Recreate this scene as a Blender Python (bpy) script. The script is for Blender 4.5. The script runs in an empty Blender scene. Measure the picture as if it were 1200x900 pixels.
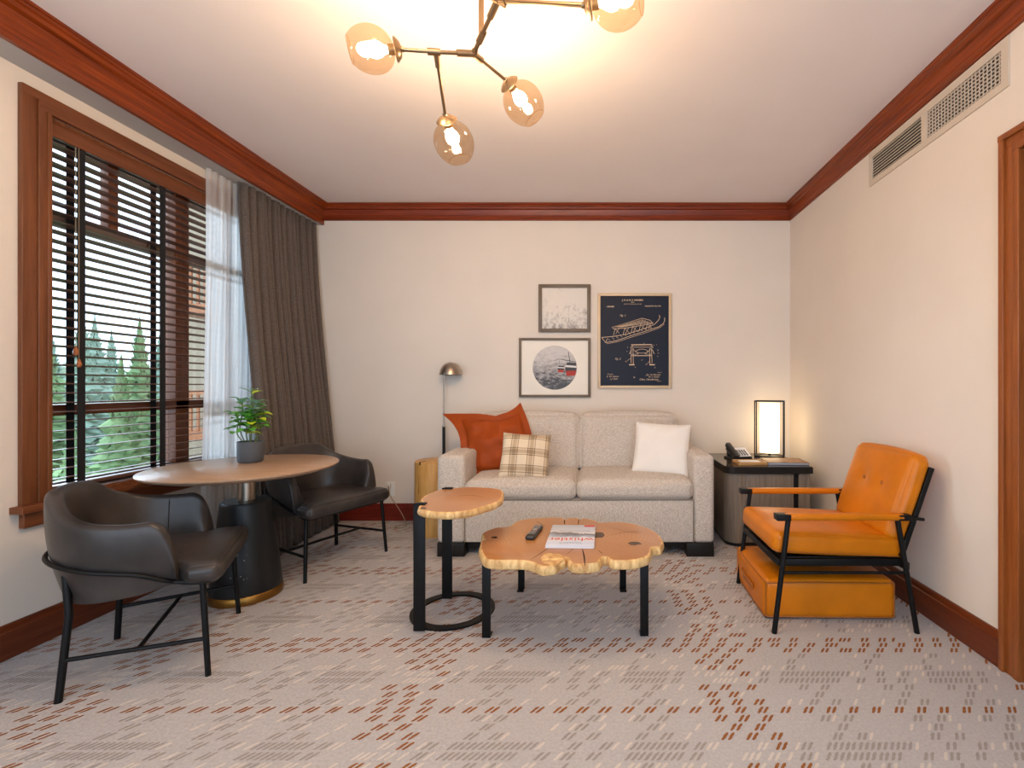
import bpy, bmesh, math, random
from mathutils import Vector, Matrix, Euler, noise
PI = math.pi
R = math.radians
random.seed(7)
C = bpy.context.scene.collection
scene = bpy.context.scene

# ------------------------------------------------------------------ camera, world, exposure
FOC, VX, VY, EYE = 560.0, 699.0, 452.0, 1.2
cam_data = bpy.data.cameras.new('camera')
cam = bpy.data.objects.new('camera', cam_data)
C.objects.link(cam)
cam.location = (0, 0, EYE)
cam.rotation_euler = (PI/2, 0, 0)
cam_data.sensor_width = 36
cam_data.lens = FOC/1200*36
cam_data.shift_x = (600-VX)/1200
cam_data.shift_y = (VY-450)/1200
cam_data.clip_start = 0.05
cam_data.clip_end = 400
scene.camera = cam

world = bpy.data.worlds.new('sky')
scene.world = world
world.use_nodes = True
bg = world.node_tree.nodes['Background']
bg.inputs[0].default_value = (0.66, 0.82, 1.0, 1)
bg.inputs[1].default_value = 2.7
scene.view_settings.view_transform = 'Standard'
scene.view_settings.look = 'None'
scene.view_settings.gamma = 1
scene.view_settings.use_curve_mapping = False
scene.view_settings.exposure = 0.38
scene.cycles.use_denoising = True
scene.cycles.max_bounces = 8
scene.cycles.diffuse_bounces = 5
scene.cycles.transparent_max_bounces = 16
scene.cycles.sample_clamp_indirect = 4.0
scene.cycles.caustics_reflective = False
scene.cycles.caustics_refractive = False

def area(name, loc, rot, sx, sy, power, color):
    l = bpy.data.lights.new(name, 'AREA')
    l.shape = 'RECTANGLE'; l.size = sx; l.size_y = sy
    l.energy = power; l.color = color
    o = bpy.data.objects.new(name, l); C.objects.link(o)
    o.location = loc; o.rotation_euler = rot
    return o
# soft overcast daylight from the left, through the window
sl = bpy.data.lights.new('overcast_daylight', 'SUN'); sl.energy = 8; sl.angle = R(50); sl.color = (.72, .87, 1.0)
so = bpy.data.objects.new('overcast_daylight', sl); C.objects.link(so); so.rotation_euler = (0, R(-68), R(-14))

BULB_STRENGTH = 380
LAMP_STRENGTH = 3.4

# ------------------------------------------------------------------ geometry helpers
def Pz(px, py, z=0.0):
    "point of the room at height z that the photo shows at px, py"
    Y = (EYE-z)*FOC/(py-VY)
    return Vector(((px-VX)*Y/FOC, Y, z))
def Qy(px, py, Y):
    return Vector(((px-VX)*Y/FOC, Y, EYE-(py-VY)*Y/FOC))

class MB:
    def __init__(s):
        s.v = []; s.f = []; s.m = []; s.sm = []
    def add(s, verts, faces, mi=0, smooth=False, mat=None):
        o = len(s.v)
        for v in verts:
            v = Vector(v)
            if mat is not None: v = mat @ v
            s.v.append(v)
        for k, f in enumerate(faces):
            s.f.append(tuple(o+i for i in f)); s.m.append(mi[k] if isinstance(mi, list) else mi); s.sm.append(smooth)
        return s
    def box(s, x0, x1, y0, y1, z0, z1, mi=0, mat=None):
        vs = [(x0,y0,z0),(x1,y0,z0),(x1,y1,z0),(x0,y1,z0),(x0,y0,z1),(x1,y0,z1),(x1,y1,z1),(x0,y1,z1)]
        return s.add(vs, [(0,3,2,1),(4,5,6,7),(0,1,5,4),(1,2,6,5),(2,3,7,6),(3,0,4,7)], mi, False, mat)
    def bbox(s, x0, x1, y0, y1, z0, z1, b=0.004, mi=0, mat=None, seg=2):
        "box with bevelled edges"
        cx, cy, cz = (x0+x1)/2, (y0+y1)/2, (z0+z1)/2
        return s.rbox((cx,cy,cz), (abs(x1-x0),abs(y1-y0),abs(z1-z0)), b, seg, 0, mi, mat, 1)
    def rbox(s, c, size, r, n=3, bulge=0, mi=0, mat=None, inner=6):
        "rounded box; bulge pushes the middle of every face outwards"
        hx, hy, hz = [d/2 for d in size]
        r = min(r, hx, hy, hz)
        def coords(h):
            a = [-h + r - r*math.cos(t/n*PI/2)*1.0 for t in range(n+1)]
            a = [-h + r*(1-math.cos(t/n*PI/2)) if False else -h + r*(1-math.sin((n-t)/n*PI/2)) for t in range(n+1)]
            mid = [(-h+r)+(2*(h-r))*k/inner for k in range(1, inner)] if h-r > 1e-6 else []
            b = [-q for q in reversed(a)]
            if h-r <= 1e-6: return a + b[1:]
            return a + mid + b
        X, Y, Z = coords(hx), coords(hy), coords(hz)
        idx = {}; verts = []; faces = []
        nx, ny, nz = len(X)-1, len(Y)-1, len(Z)-1
        def vid(i, j, k):
            key = (i, j, k)
            if key in idx: return idx[key]
            p = [X[i], Y[j], Z[k]]
            q = [max(-h+r, min(h-r, a)) for a, h in zip(p, (hx,hy,hz))]
            d = Vector([a-b for a, b in zip(p, q)])
            if d.length > 1e-9:
                # cube to sphere mapping in corners
                m = max(abs(d.x), abs(d.y), abs(d.z))
                d = d.normalized()*r
            w = Vector(q)+d
            if bulge:
                fx, fy, fz = X[i]/hx, Y[j]/hy, Z[k]/hz
                cx, cy, cz = [max(0, 1-a*a) for a in (fx,fy,fz)]
                w.x += bulge*math.copysign(abs(fx)**3, fx)*(cy*cz)**.5*.6
                w.y += bulge*math.copysign(abs(fy)**3, fy)*(cx*cz)**.5*.6
                w.z += bulge*math.copysign(abs(fz)**3, fz)*(cx*cy)**.5
            verts.append(w+Vector(c)); idx[key] = len(verts)-1
            return idx[key]
        for i in range(nx):
            for j in range(ny):
                faces.append((vid(i,j,0),vid(i,j+1,0),vid(i+1,j+1,0),vid(i+1,j,0)))
                faces.append((vid(i,j,nz),vid(i+1,j,nz),vid(i+1,j+1,nz),vid(i,j+1,nz)))
        for i in range(nx):
            for k in range(nz):
                faces.append((vid(i,0,k),vid(i+1,0,k),vid(i+1,0,k+1),vid(i,0,k+1)))
                faces.append((vid(i,ny,k),vid(i,ny,k+1),vid(i+1,ny,k+1),vid(i+1,ny,k)))
        for j in range(ny):
            for k in range(nz):
                faces.append((vid(0,j,k),vid(0,j,k+1),vid(0,j+1,k+1),vid(0,j+1,k)))
                faces.append((vid(nx,j,k),vid(nx,j+1,k),vid(nx,j+1,k+1),vid(nx,j,k+1)))
        return s.add(verts, faces, mi, True, mat)
    def tube(s, pts, r, n=12, mi=0, closed=False, mat=None, flat=None):
        pts = [Vector(p) for p in pts]
        N = len(pts); verts = []; faces = []
        up = None
        for i, p in enumerate(pts):
            if closed: t = (pts[(i+1) % N]-pts[i-1]).normalized()
            else: t = (pts[min(i+1,N-1)]-pts[max(i-1,0)]).normalized()
            if up is None:
                up = Vector((0,0,1)) if abs(t.z) < .9 else Vector((1,0,0))
            a = t.cross(up).normalized(); b = a.cross(t).normalized(); up = b
            rr = r[i] if isinstance(r, (list, tuple)) else r
            for k in range(n):
                an = 2*PI*k/n
                verts.append(p + a*math.cos(an)*rr + b*math.sin(an)*rr)
        for i in range(N if closed else N-1):
            j = (i+1) % N
            for k in range(n):
                l = (k+1) % n
                faces.append((i*n+k, i*n+l, j*n+l, j*n+k))
        if not closed:
            faces.append(tuple(range(n))[::-1]); faces.append(tuple((N-1)*n+k for k in range(n)))
        return s.add(verts, faces, mi, True, mat)
    def bar(s, a, b, w, h, mi=0, mat=None):
        "rectangular bar from a to b"
        a, b = Vector(a), Vector(b); t = (b-a).normalized()
        up = Vector((0,0,1)) if abs(t.z) < .9 else Vector((0,1,0))
        sx = t.cross(up).normalized()*w/2; sy = sx.cross(t).normalized()*h/2
        vs = [p+q for p in (a, b) for q in (-sx-sy, sx-sy, sx+sy, -sx+sy)]
        return s.add(vs, [(3,2,1,0),(4,5,6,7),(0,1,5,4),(1,2,6,5),(2,3,7,6),(3,0,4,7)], mi, False, mat)
    def lathe(s, prof, n=32, mi=0, mat=None, sx=1, sy=1):
        verts = []; faces = []
        for r, z in prof:
            for k in range(n):
                a = 2*PI*k/n
                verts.append((r*math.cos(a)*sx, r*math.sin(a)*sy, z))
        M = len(prof)
        for i in range(M-1):
            for k in range(n):
                l = (k+1) % n
                faces.append((i*n+k, i*n+l, (i+1)*n+l, (i+1)*n+k))
        if prof[0][0] > 1e-5: faces.append(tuple(range(n))[::-1])
        if prof[-1][0] > 1e-5: faces.append(tuple((M-1)*n+k for k in range(n)))
        return s.add(verts, faces, mi, True, mat)
    def prism(s, out, z0, z1, mi_side=0, mi_top=0, mat=None, smooth=False):
        n = len(out)
        vs = [(x,y,z0) for x,y in out]+[(x,y,z1) for x,y in out]
        s.add(vs, [tuple(range(n))[::-1], tuple(range(n,2*n))], mi_top, False, mat)
        s.add(vs, [(i,(i+1)%n,n+(i+1)%n,n+i) for i in range(n)], mi_side, smooth, mat)
        return s
    def build(s, name, mats, parent=None, weld=False):
        me = bpy.data.meshes.new(name)
        me.from_pydata(s.v, [], s.f)
        if not isinstance(mats, (list, tuple)): mats = [mats]
        for m in mats: me.materials.append(m)
        me.polygons.foreach_set('material_index', s.m)
        me.polygons.foreach_set('use_smooth', s.sm)
        bm = bmesh.new(); bm.from_mesh(me)
        if weld: bmesh.ops.remove_doubles(bm, verts=bm.verts, dist=1e-5)
        bmesh.ops.recalc_face_normals(bm, faces=bm.faces)
        for e in bm.edges:
            if len(e.link_faces) == 2 and e.calc_face_angle(0) > R(42): e.smooth = False
        bm.to_mesh(me); bm.free()
        o = bpy.data.objects.new(name, me); C.objects.link(o)
        if parent: o.parent = parent
        return o

def thing(name, label, cat, loc=(0,0,0), rz=0, group=None):
    o = bpy.data.objects.new(name, None); C.objects.link(o)
    o.empty_display_size = .1
    o.location = loc; o.rotation_euler = (0,0,rz)
    o['label'] = label; o['category'] = cat
    if group: o['group'] = group
    return o
def tag(o, label, cat, group=None):
    o['label'] = label; o['category'] = cat
    if group: o['group'] = group
    return o
def struct(o):
    o['kind'] = 'structure'; return o
def local(o, loc=(0,0,0), rot=(0,0,0)):
    o.location = loc; o.rotation_euler = rot; return o
def dup_tree(root, label=None):
    r = root.copy(); C.objects.link(r)
    if label: r['label'] = label
    for ch in root.children:
        c = ch.copy(); C.objects.link(c); c.parent = r
        for g in ch.children:
            d = g.copy(); C.objects.link(d); d.parent = c
    return r
def smooth_path(pts, n=8, closed=False):
    pts = [Vector(p) for p in pts]; out = []; N = len(pts)
    rng = range(N) if closed else range(N-1)
    for i in rng:
        if closed: p0,p1,p2,p3 = pts[i-1],pts[i],pts[(i+1)%N],pts[(i+2)%N]
        else: p0,p1,p2,p3 = pts[max(i-1,0)],pts[i],pts[i+1],pts[min(i+2,N-1)]
        for k in range(n):
            t = k/n
            out.append(.5*((2*p1)+(p2-p0)*t+(2*p0-5*p1+4*p2-p3)*t*t+(3*p1-p0-3*p2+p3)*t**3))
    if not closed: out.append(pts[-1])
    return out
def rloop(hx, hy, z, r=.03, n=6):
    out = []
    for cx, cy, a0 in ((hx-r, hy-r, 0), (-hx+r, hy-r, 90), (-hx+r, -hy+r, 180), (hx-r, -hy+r, 270)):
        for k in range(n+1):
            a = R(a0+90*k/n); out.append((cx+r*math.cos(a), cy+r*math.sin(a), z))
    return out
def lerp(a, b, t): return a+(b-a)*t
def sstep(t):
    t = max(0, min(1, t)); return t*t*(3-2*t)
def interp(tbl, x):
    "smooth curve through the table (monotone cubic)"
    if x <= tbl[0][0]: return tbl[0][1]
    if x >= tbl[-1][0]: return tbl[-1][1]
    n = len(tbl); d = [(tbl[i+1][1]-tbl[i][1])/(tbl[i+1][0]-tbl[i][0]) for i in range(n-1)]
    m = [0 if i in (0,) else (d[-1] if i == n-1 else (0 if d[i-1]*d[i] <= 0 else 2*d[i-1]*d[i]/(d[i-1]+d[i]))) for i in range(n)]
    for i in range(n-1):
        if x <= tbl[i+1][0]:
            h = tbl[i+1][0]-tbl[i][0]; t = (x-tbl[i][0])/h
            return ((2*t**3-3*t*t+1)*tbl[i][1]+(t**3-2*t*t+t)*h*m[i]+(-2*t**3+3*t*t)*tbl[i+1][1]+(t**3-t*t)*h*m[i+1])
def interp_old(tbl, x):
    if x <= tbl[0][0]: return tbl[0][1]
    for (a, va), (b, vb) in zip(tbl, tbl[1:]):
        if x <= b:
            t = (x-a)/(b-a); return lerp(va, vb, t*t*(3-2*t))
    return tbl[-1][1]

# ------------------------------------------------------------------ materials
def srgb(r, g, b):
    def f(c):
        c /= 255
        return c/12.92 if c <= .04045 else ((c+.055)/1.055)**2.4
    return (f(r), f(g), f(b), 1)
def newmat(name):
    m = bpy.data.materials.new(name); m.use_nodes = True
    return m, m.node_tree, m.node_tree.nodes['Principled BSDF']
def mat(name, col, rough=.6, metal=0, var=.0, scale=6, bump=0, bscale=120, bdist=.002, spec=None, emit=None, estr=0, sheen=0):
    m, nt, b = newmat(name)
    b.inputs['Base Color'].default_value = col
    b.inputs['Roughness'].default_value = rough
    b.inputs['Metallic'].default_value = metal
    if spec is not None: b.inputs['Specular IOR Level'].default_value = spec
    if sheen: b.inputs['Sheen Weight'].default_value = sheen
    if emit: b.inputs['Emission Color'].default_value = emit; b.inputs['Emission Strength'].default_value = estr
    tc = nt.nodes.new('ShaderNodeTexCoord')
    n = nt.nodes.new('ShaderNodeTexNoise'); n.inputs['Scale'].default_value = scale; n.inputs['Detail'].default_value = 5
    nt.links.new(tc.outputs['Object'], n.inputs['Vector'])
    cr = nt.nodes.new('ShaderNodeMix'); cr.data_type = 'RGBA'
    v = max(var, .02)
    cr.inputs[6].default_value = [c*(1-v) for c in col[:3]]+[1]
    cr.inputs[7].default_value = [min(1, c*(1+v)) for c in col[:3]]+[1]
    mr = nt.nodes.new('ShaderNodeMapRange'); mr.inputs[1].default_value = .3; mr.inputs[2].default_value = .7
    nt.links.new(n.outputs['Fac'], mr.inputs[0]); nt.links.new(mr.outputs[0], cr.inputs[0])
    nt.links.new(cr.outputs[2], b.inputs['Base Color'])
    if bump:
        n2 = nt.nodes.new('ShaderNodeTexNoise'); n2.inputs['Scale'].default_value = bscale; n2.inputs['Detail'].default_value = 3
        nt.links.new(tc.outputs['Object'], n2.inputs['Vector'])
        bp = nt.nodes.new('ShaderNodeBump'); bp.inputs['Strength'].default_value = bump; bp.inputs['Distance'].default_value = bdist
        nt.links.new(n2.outputs['Fac'], bp.inputs['Height']); nt.links.new(bp.outputs[0], b.inputs['Normal'])
    return m
def wood(name, c1, c2, axis='X', rough=.4, scale=9, stretch=14, coat=0):
    m, nt, b = newmat(name)
    tc = nt.nodes.new('ShaderNodeTexCoord'); mp = nt.nodes.new('ShaderNodeMapping')
    sc = {'X': (1, stretch, stretch), 'Y': (stretch, 1, stretch), 'Z': (stretch, stretch, 1)}[axis]
    mp.inputs['Scale'].default_value = sc
    nt.links.new(tc.outputs['Object'], mp.inputs[0])
    n = nt.nodes.new('ShaderNodeTexNoise'); n.inputs['Scale'].default_value = scale/4; n.inputs['Detail'].default_value = 8
    n.inputs['Distortion'].default_value = .6; n.inputs['Roughness'].default_value = .65
    nt.links.new(mp.outputs[0], n.inputs['Vector'])
    cr = nt.nodes.new('ShaderNodeValToRGB')
    cr.color_ramp.elements[0].position = .32; cr.color_ramp.elements[0].color = c1
    cr.color_ramp.elements[1].position = .68; cr.color_ramp.elements[1].color = c2
    nt.links.new(n.outputs['Fac'], cr.inputs[0]); nt.links.new(cr.outputs[0], b.inputs['Base Color'])
    b.inputs['Roughness'].default_value = rough
    b.inputs['Coat Weight'].default_value = coat*.4
    b.inputs['Specular IOR Level'].default_value = .35
    bp = nt.nodes.new('ShaderNodeBump'); bp.inputs['Strength'].default_value = .08; bp.inputs['Distance'].default_value = .002
    nt.links.new(n.outputs['Fac'], bp.inputs['Height']); nt.links.new(bp.outputs[0], b.inputs['Normal'])
    return m
def weave(name, c1, c2, scale=260, rough=.9, bump=.35):
    m, nt, b = newmat(name)
    tc = nt.nodes.new('ShaderNodeTexCoord')
    outs = []
    for sc in ((1, 1, 7), (7, 7, 1)):
        mp = nt.nodes.new('ShaderNodeMapping'); mp.inputs['Scale'].default_value = sc
        nt.links.new(tc.outputs['Object'], mp.inputs[0])
        n = nt.nodes.new('ShaderNodeTexNoise'); n.inputs['Scale'].default_value = scale/5; n.inputs['Detail'].default_value = 3
        nt.links.new(mp.outputs[0], n.inputs['Vector']); outs.append(n.outputs['Fac'])
    mx = nt.nodes.new('ShaderNodeMath'); mx.operation = 'ADD'
    nt.links.new(outs[0], mx.inputs[0]); nt.links.new(outs[1], mx.inputs[1])
    mr = nt.nodes.new('ShaderNodeMapRange'); mr.inputs[1].default_value = .8; mr.inputs[2].default_value = 1.2
    nt.links.new(mx.outputs[0], mr.inputs[0])
    cr = nt.nodes.new('ShaderNodeMix'); cr.data_type = 'RGBA'
    cr.inputs[6].default_value = c1; cr.inputs[7].default_value = c2
    nt.links.new(mr.outputs[0], cr.inputs[0]); nt.links.new(cr.outputs[2], b.inputs['Base Color'])
    b.inputs['Roughness'].default_value = rough; b.inputs['Sheen Weight'].default_value = .15
    bp = nt.nodes.new('ShaderNodeBump'); bp.inputs['Strength'].default_value = bump; bp.inputs['Distance'].default_value = .002
    nt.links.new(mx.outputs[0], bp.inputs['Height']); nt.links.new(bp.outputs[0], b.inputs['Normal'])
    return m

M = {}
M['wall'] = mat('wall_paint', srgb(227, 215, 201), .9, var=.015, scale=3, bump=.05, bscale=200, bdist=.0006)
M['ceiling'] = mat('ceiling_paint', srgb(234, 224, 219), .95, var=.012, scale=2)
M['crown'] = wood('cherry_crown', srgb(98, 34, 5), srgb(152, 66, 14), 'Y', .35, 9, 22, .3)
M['crown_x'] = wood('cherry_crown_across', srgb(98, 32, 6), srgb(142, 56, 14), 'X', .35, 9, 22, .3)
M['casing'] = wood('cherry_casing', srgb(98, 54, 28), srgb(126, 74, 42), 'Z', .4, 8, 18, .2)
M['casing_y'] = wood('cherry_casing_long', srgb(98, 52, 27), srgb(124, 70, 40), 'Y', .4, 8, 18, .2)
M['doorcase'] = wood('door_casing_wood', srgb(124, 64, 24), srgb(156, 88, 40), 'Z', .4, 8, 18, .2)
M['base_w'] = wood('cherry_baseboard', srgb(84, 34, 14), srgb(118, 56, 26), 'Y', .32, 9, 18, .3)
M['base_x'] = wood('cherry_baseboard_back', srgb(96, 24, 14), srgb(122, 40, 24), 'X', .32, 9, 18, .3)
M['slat'] = wood('blind_slat', srgb(84, 58, 50), srgb(110, 78, 66), 'Y', .35, 6, 20, .3)
M['tape'] = mat('blind_tape', srgb(18, 18, 21), .9, var=.1, scale=60)
M['winframe'] = mat('window_frame_paint', srgb(118, 100, 92), .5)
M['drape'] = weave('drape_cloth', srgb(74, 64, 58), srgb(104, 92, 83), 300)
M['black'] = mat('black_steel', srgb(13, 13, 14), .45, 0, spec=.22, var=.15, scale=20)
M['iron'] = mat('blackened_iron', srgb(22, 20, 19), .45, 0, spec=.3, var=.2, scale=14)
M['brass'] = mat('aged_brass', srgb(150, 108, 52), .38, 1, var=.12, scale=10)
M['bronze'] = mat('brushed_bronze', srgb(150, 126, 98), .35, 1, var=.08, scale=15)
M['steel'] = mat('brushed_steel', srgb(172, 160, 146), .3, 1, var=.08, scale=12)
M['leather_d'] = mat('charcoal_leather', srgb(56, 51, 49), .34, spec=.4, var=.5, scale=5, bump=.25, bscale=160, bdist=.001)
M['leather_t'] = mat('tan_leather', srgb(202, 114, 9), .36, spec=.3, var=.12, scale=6, bump=.2, bscale=110, bdist=.001)
M['leather_seam'] = mat('tan_leather_seam', srgb(160, 90, 18), .5)
M['leather_dseam'] = mat('charcoal_leather_seam', srgb(34, 31, 30), .5)
M['sofa'] = weave('sofa_linen', srgb(166, 151, 137), srgb(226, 216, 203), 440, bump=.35)
M['sofa_pipe'] = mat('sofa_piping', srgb(140, 126, 110), .9)
M['dark_wood'] = mat('espresso_wood', srgb(28, 24, 21), .5, spec=.25, var=.15)
M['rust'] = mat('rust_velvet', srgb(154, 64, 8), .6, spec=.25, var=.08, scale=9, bump=.25, bscale=18, bdist=.008)
M['white_cloth'] = mat('white_cotton', srgb(238, 231, 222), .9, bump=.25, bscale=16, bdist=.006)
M['tabletop'] = wood('oak_top', srgb(158, 126, 100), srgb(184, 152, 124), 'X', .3, 6, 16, .2)
M['tableedge'] = wood('oak_edge', srgb(140, 104, 72), srgb(168, 130, 96), 'X', .4)
M['ebony'] = wood('ebonised_wood', srgb(16, 17, 18), srgb(32, 33, 34), 'Z', .42, 10, 10)
M['sapwood'] = wood('sapwood_edge', srgb(176, 124, 66), srgb(240, 206, 146), 'Z', .5, 22, 5)
M['crack'] = mat('dark_crack', srgb(50, 28, 16), .9)
M['knot'] = mat('grey_knot', srgb(92, 76, 66), .7, var=.2, scale=40)
M['sidewood'] = wood('grey_oak', srgb(108, 96, 84), srgb(140, 126, 110), 'Z', .45, 10, 20)
M['darktop'] = mat('dark_stone_top', srgb(66, 58, 52), .12, var=.1, scale=20)
M['pot'] = mat('slate_pot', srgb(70, 74, 80), .7, bump=.2, bscale=60)
M['soil'] = mat('soil', srgb(50, 36, 26), 1, var=.3, scale=80, bump=.8, bscale=60)
M['leaf'] = mat('green_leaf', srgb(96, 172, 62), .4, var=.3, scale=14)
M['leaf_y'] = mat('yellow_leaf', srgb(196, 214, 40), .45, var=.15, scale=14)
M['leaf_g'] = mat('grey_green_leaf', srgb(140, 178, 150), .35, var=.2, scale=14)
M['stem'] = mat('plant_stem', srgb(96, 110, 66), .7)
M['plastic_d'] = mat('dark_plastic', srgb(38, 37, 38), .4)
M['plastic_w'] = mat('white_plastic', srgb(232, 228, 220), .4)
M['plastic_g'] = mat('grey_button', srgb(150, 150, 150), .5)
M['plastic_r'] = mat('orange_button', srgb(196, 110, 60), .5)
M['paper'] = mat('white_paper', srgb(236, 236, 240), .6)
M['vent'] = mat('vent_paint', srgb(206, 192, 174), .6)
M['vent_dark'] = mat('vent_cavity', srgb(40, 34, 28), .9)  # shade inside the vent, put into a dark colour
M['traywood'] = wood('tray_wood', srgb(176, 130, 76), srgb(206, 160, 104), 'X', .5)
M['cord'] = mat('beige_cord', srgb(150, 130, 104), .6)
M['red_ink'] = mat('red_ink', srgb(206, 66, 50), .6)
M['grey_ink'] = mat('grey_ink', srgb(96, 96, 100), .6)
M['blue_ink'] = mat('blue_ink', srgb(140, 160, 196), .6)

# glass of the globes: see-through, tinted, with a fresnel reflection
def thin_glass(name, tint, gl=.06, maxg=.5):
    m = bpy.data.materials.new(name); m.use_nodes = True; nt = m.node_tree
    nt.nodes.remove(nt.nodes['Principled BSDF'])
    out = nt.nodes['Material Output']
    t = nt.nodes.new('ShaderNodeBsdfTransparent'); t.inputs[0].default_value = tint
    g = nt.nodes.new('ShaderNodeBsdfGlossy'); g.inputs['Roughness'].default_value = .05
    mx = nt.nodes.new('ShaderNodeMixShader')
    lw = nt.nodes.new('ShaderNodeLayerWeight'); lw.inputs[0].default_value = .25
    mr = nt.nodes.new('ShaderNodeMapRange'); mr.inputs[3].default_value = gl; mr.inputs[4].default_value = maxg
    nt.links.new(lw.outputs['Facing'], mr.inputs[0]); nt.links.new(mr.outputs[0], mx.inputs[0])
    nt.links.new(t.outputs[0], mx.inputs[1]); nt.links.new(g.outputs[0], mx.inputs[2])
    nt.links.new(mx.outputs[0], out.inputs[0])
    return m
M['globe'] = thin_glass('smoked_amber_glass', (.92, .80, .66, 1), .03, .22)
M['pane'] = thin_glass('window_glass', (.97, .99, 1, 1), .02, .4)
def emitter(name, col, s):
    m = bpy.data.materials.new(name); m.use_nodes = True; nt = m.node_tree
    nt.nodes.remove(nt.nodes['Principled BSDF'])
    e = nt.nodes.new('ShaderNodeEmission'); e.inputs[0].default_value = col; e.inputs[1].default_value = s
    nt.links.new(e.outputs[0], nt.nodes['Material Output'].inputs[0])
    return m
M['bulb'] = emitter('lit_bulb', (1.0, .79, .56, 1), BULB_STRENGTH)
M['shade'] = emitter('lit_shade', (1.0, .76, .46, 1), LAMP_STRENGTH)
# sheer curtain
m = bpy.data.materials.new('sheer_voile'); m.use_nodes = True; nt = m.node_tree
nt.nodes.remove(nt.nodes['Principled BSDF'])
tl = nt.nodes.new('ShaderNodeBsdfTranslucent'); tl.inputs[0].default_value = (.93, .94, .95, 1)
df = nt.nodes.new('ShaderNodeBsdfDiffuse'); df.inputs[0].default_value = (.93, .94, .95, 1)
tp = nt.nodes.new('ShaderNodeBsdfTransparent')
m1 = nt.nodes.new('ShaderNodeMixShader'); m1.inputs[0].default_value = .35
m2 = nt.nodes.new('ShaderNodeMixShader'); m2.inputs[0].default_value = .22
nt.links.new(tl.outputs[0], m1.inputs[1]); nt.links.new(df.outputs[0], m1.inputs[2])
nt.links.new(m1.outputs[0], m2.inputs[1]); nt.links.new(tp.outputs[0], m2.inputs[2])
nt.links.new(m2.outputs[0], nt.nodes['Material Output'].inputs[0])
M['sheer'] = m

# end-grain slab with growth rings
def slab_mat(name, cx, cy):
    m, nt, b = newmat(name)
    tc = nt.nodes.new('ShaderNodeTexCoord'); mp = nt.nodes.new('ShaderNodeMapping')
    mp.inputs['Location'].default_value = (-cx, -cy, 0); mp.inputs['Scale'].default_value = (1, 1.25, 0)
    nt.links.new(tc.outputs['Object'], mp.inputs[0])
    w = nt.nodes.new('ShaderNodeTexWave'); w.wave_type = 'RINGS'; w.rings_direction = 'Z'
    w.inputs['Scale'].default_value = 15; w.inputs['Distortion'].default_value = 5; w.inputs['Detail'].default_value = 4
    w.inputs['Detail Scale'].default_value = 1.6
    nt.links.new(mp.outputs[0], w.inputs['Vector'])
    n = nt.nodes.new('ShaderNodeTexNoise'); n.inputs['Scale'].default_value = 3.2; n.inputs['Detail'].default_value = 5
    nt.links.new(tc.outputs['Object'], n.inputs['Vector'])
    c1 = nt.nodes.new('ShaderNodeMix'); c1.data_type = 'RGBA'
    c1.inputs[6].default_value = srgb(150, 96, 54); c1.inputs[7].default_value = srgb(214, 158, 98)
    nt.links.new(n.outputs['Fac'], c1.inputs[0])
    c2 = nt.nodes.new('ShaderNodeMix'); c2.data_type = 'RGBA'; c2.inputs[7].default_value = srgb(158, 100, 60)
    mm = nt.nodes.new('ShaderNodeMath'); mm.operation = 'MULTIPLY'; mm.inputs[1].default_value = .3
    nt.links.new(w.outputs['Fac'], mm.inputs[0]); nt.links.new(mm.outputs[0], c2.inputs[0])
    nt.links.new(c1.outputs[2], c2.inputs[6]); nt.links.new(c2.outputs[2], b.inputs['Base Color'])
    b.inputs['Roughness'].default_value = .28
    b.inputs['Coat Weight'].default_value = .3
    return m

# ------------------------------------------------------------------ room shell
XL, XR, YB, ZC, YF = -2.60, 1.73, 4.268, 2.813, -1.6
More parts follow.
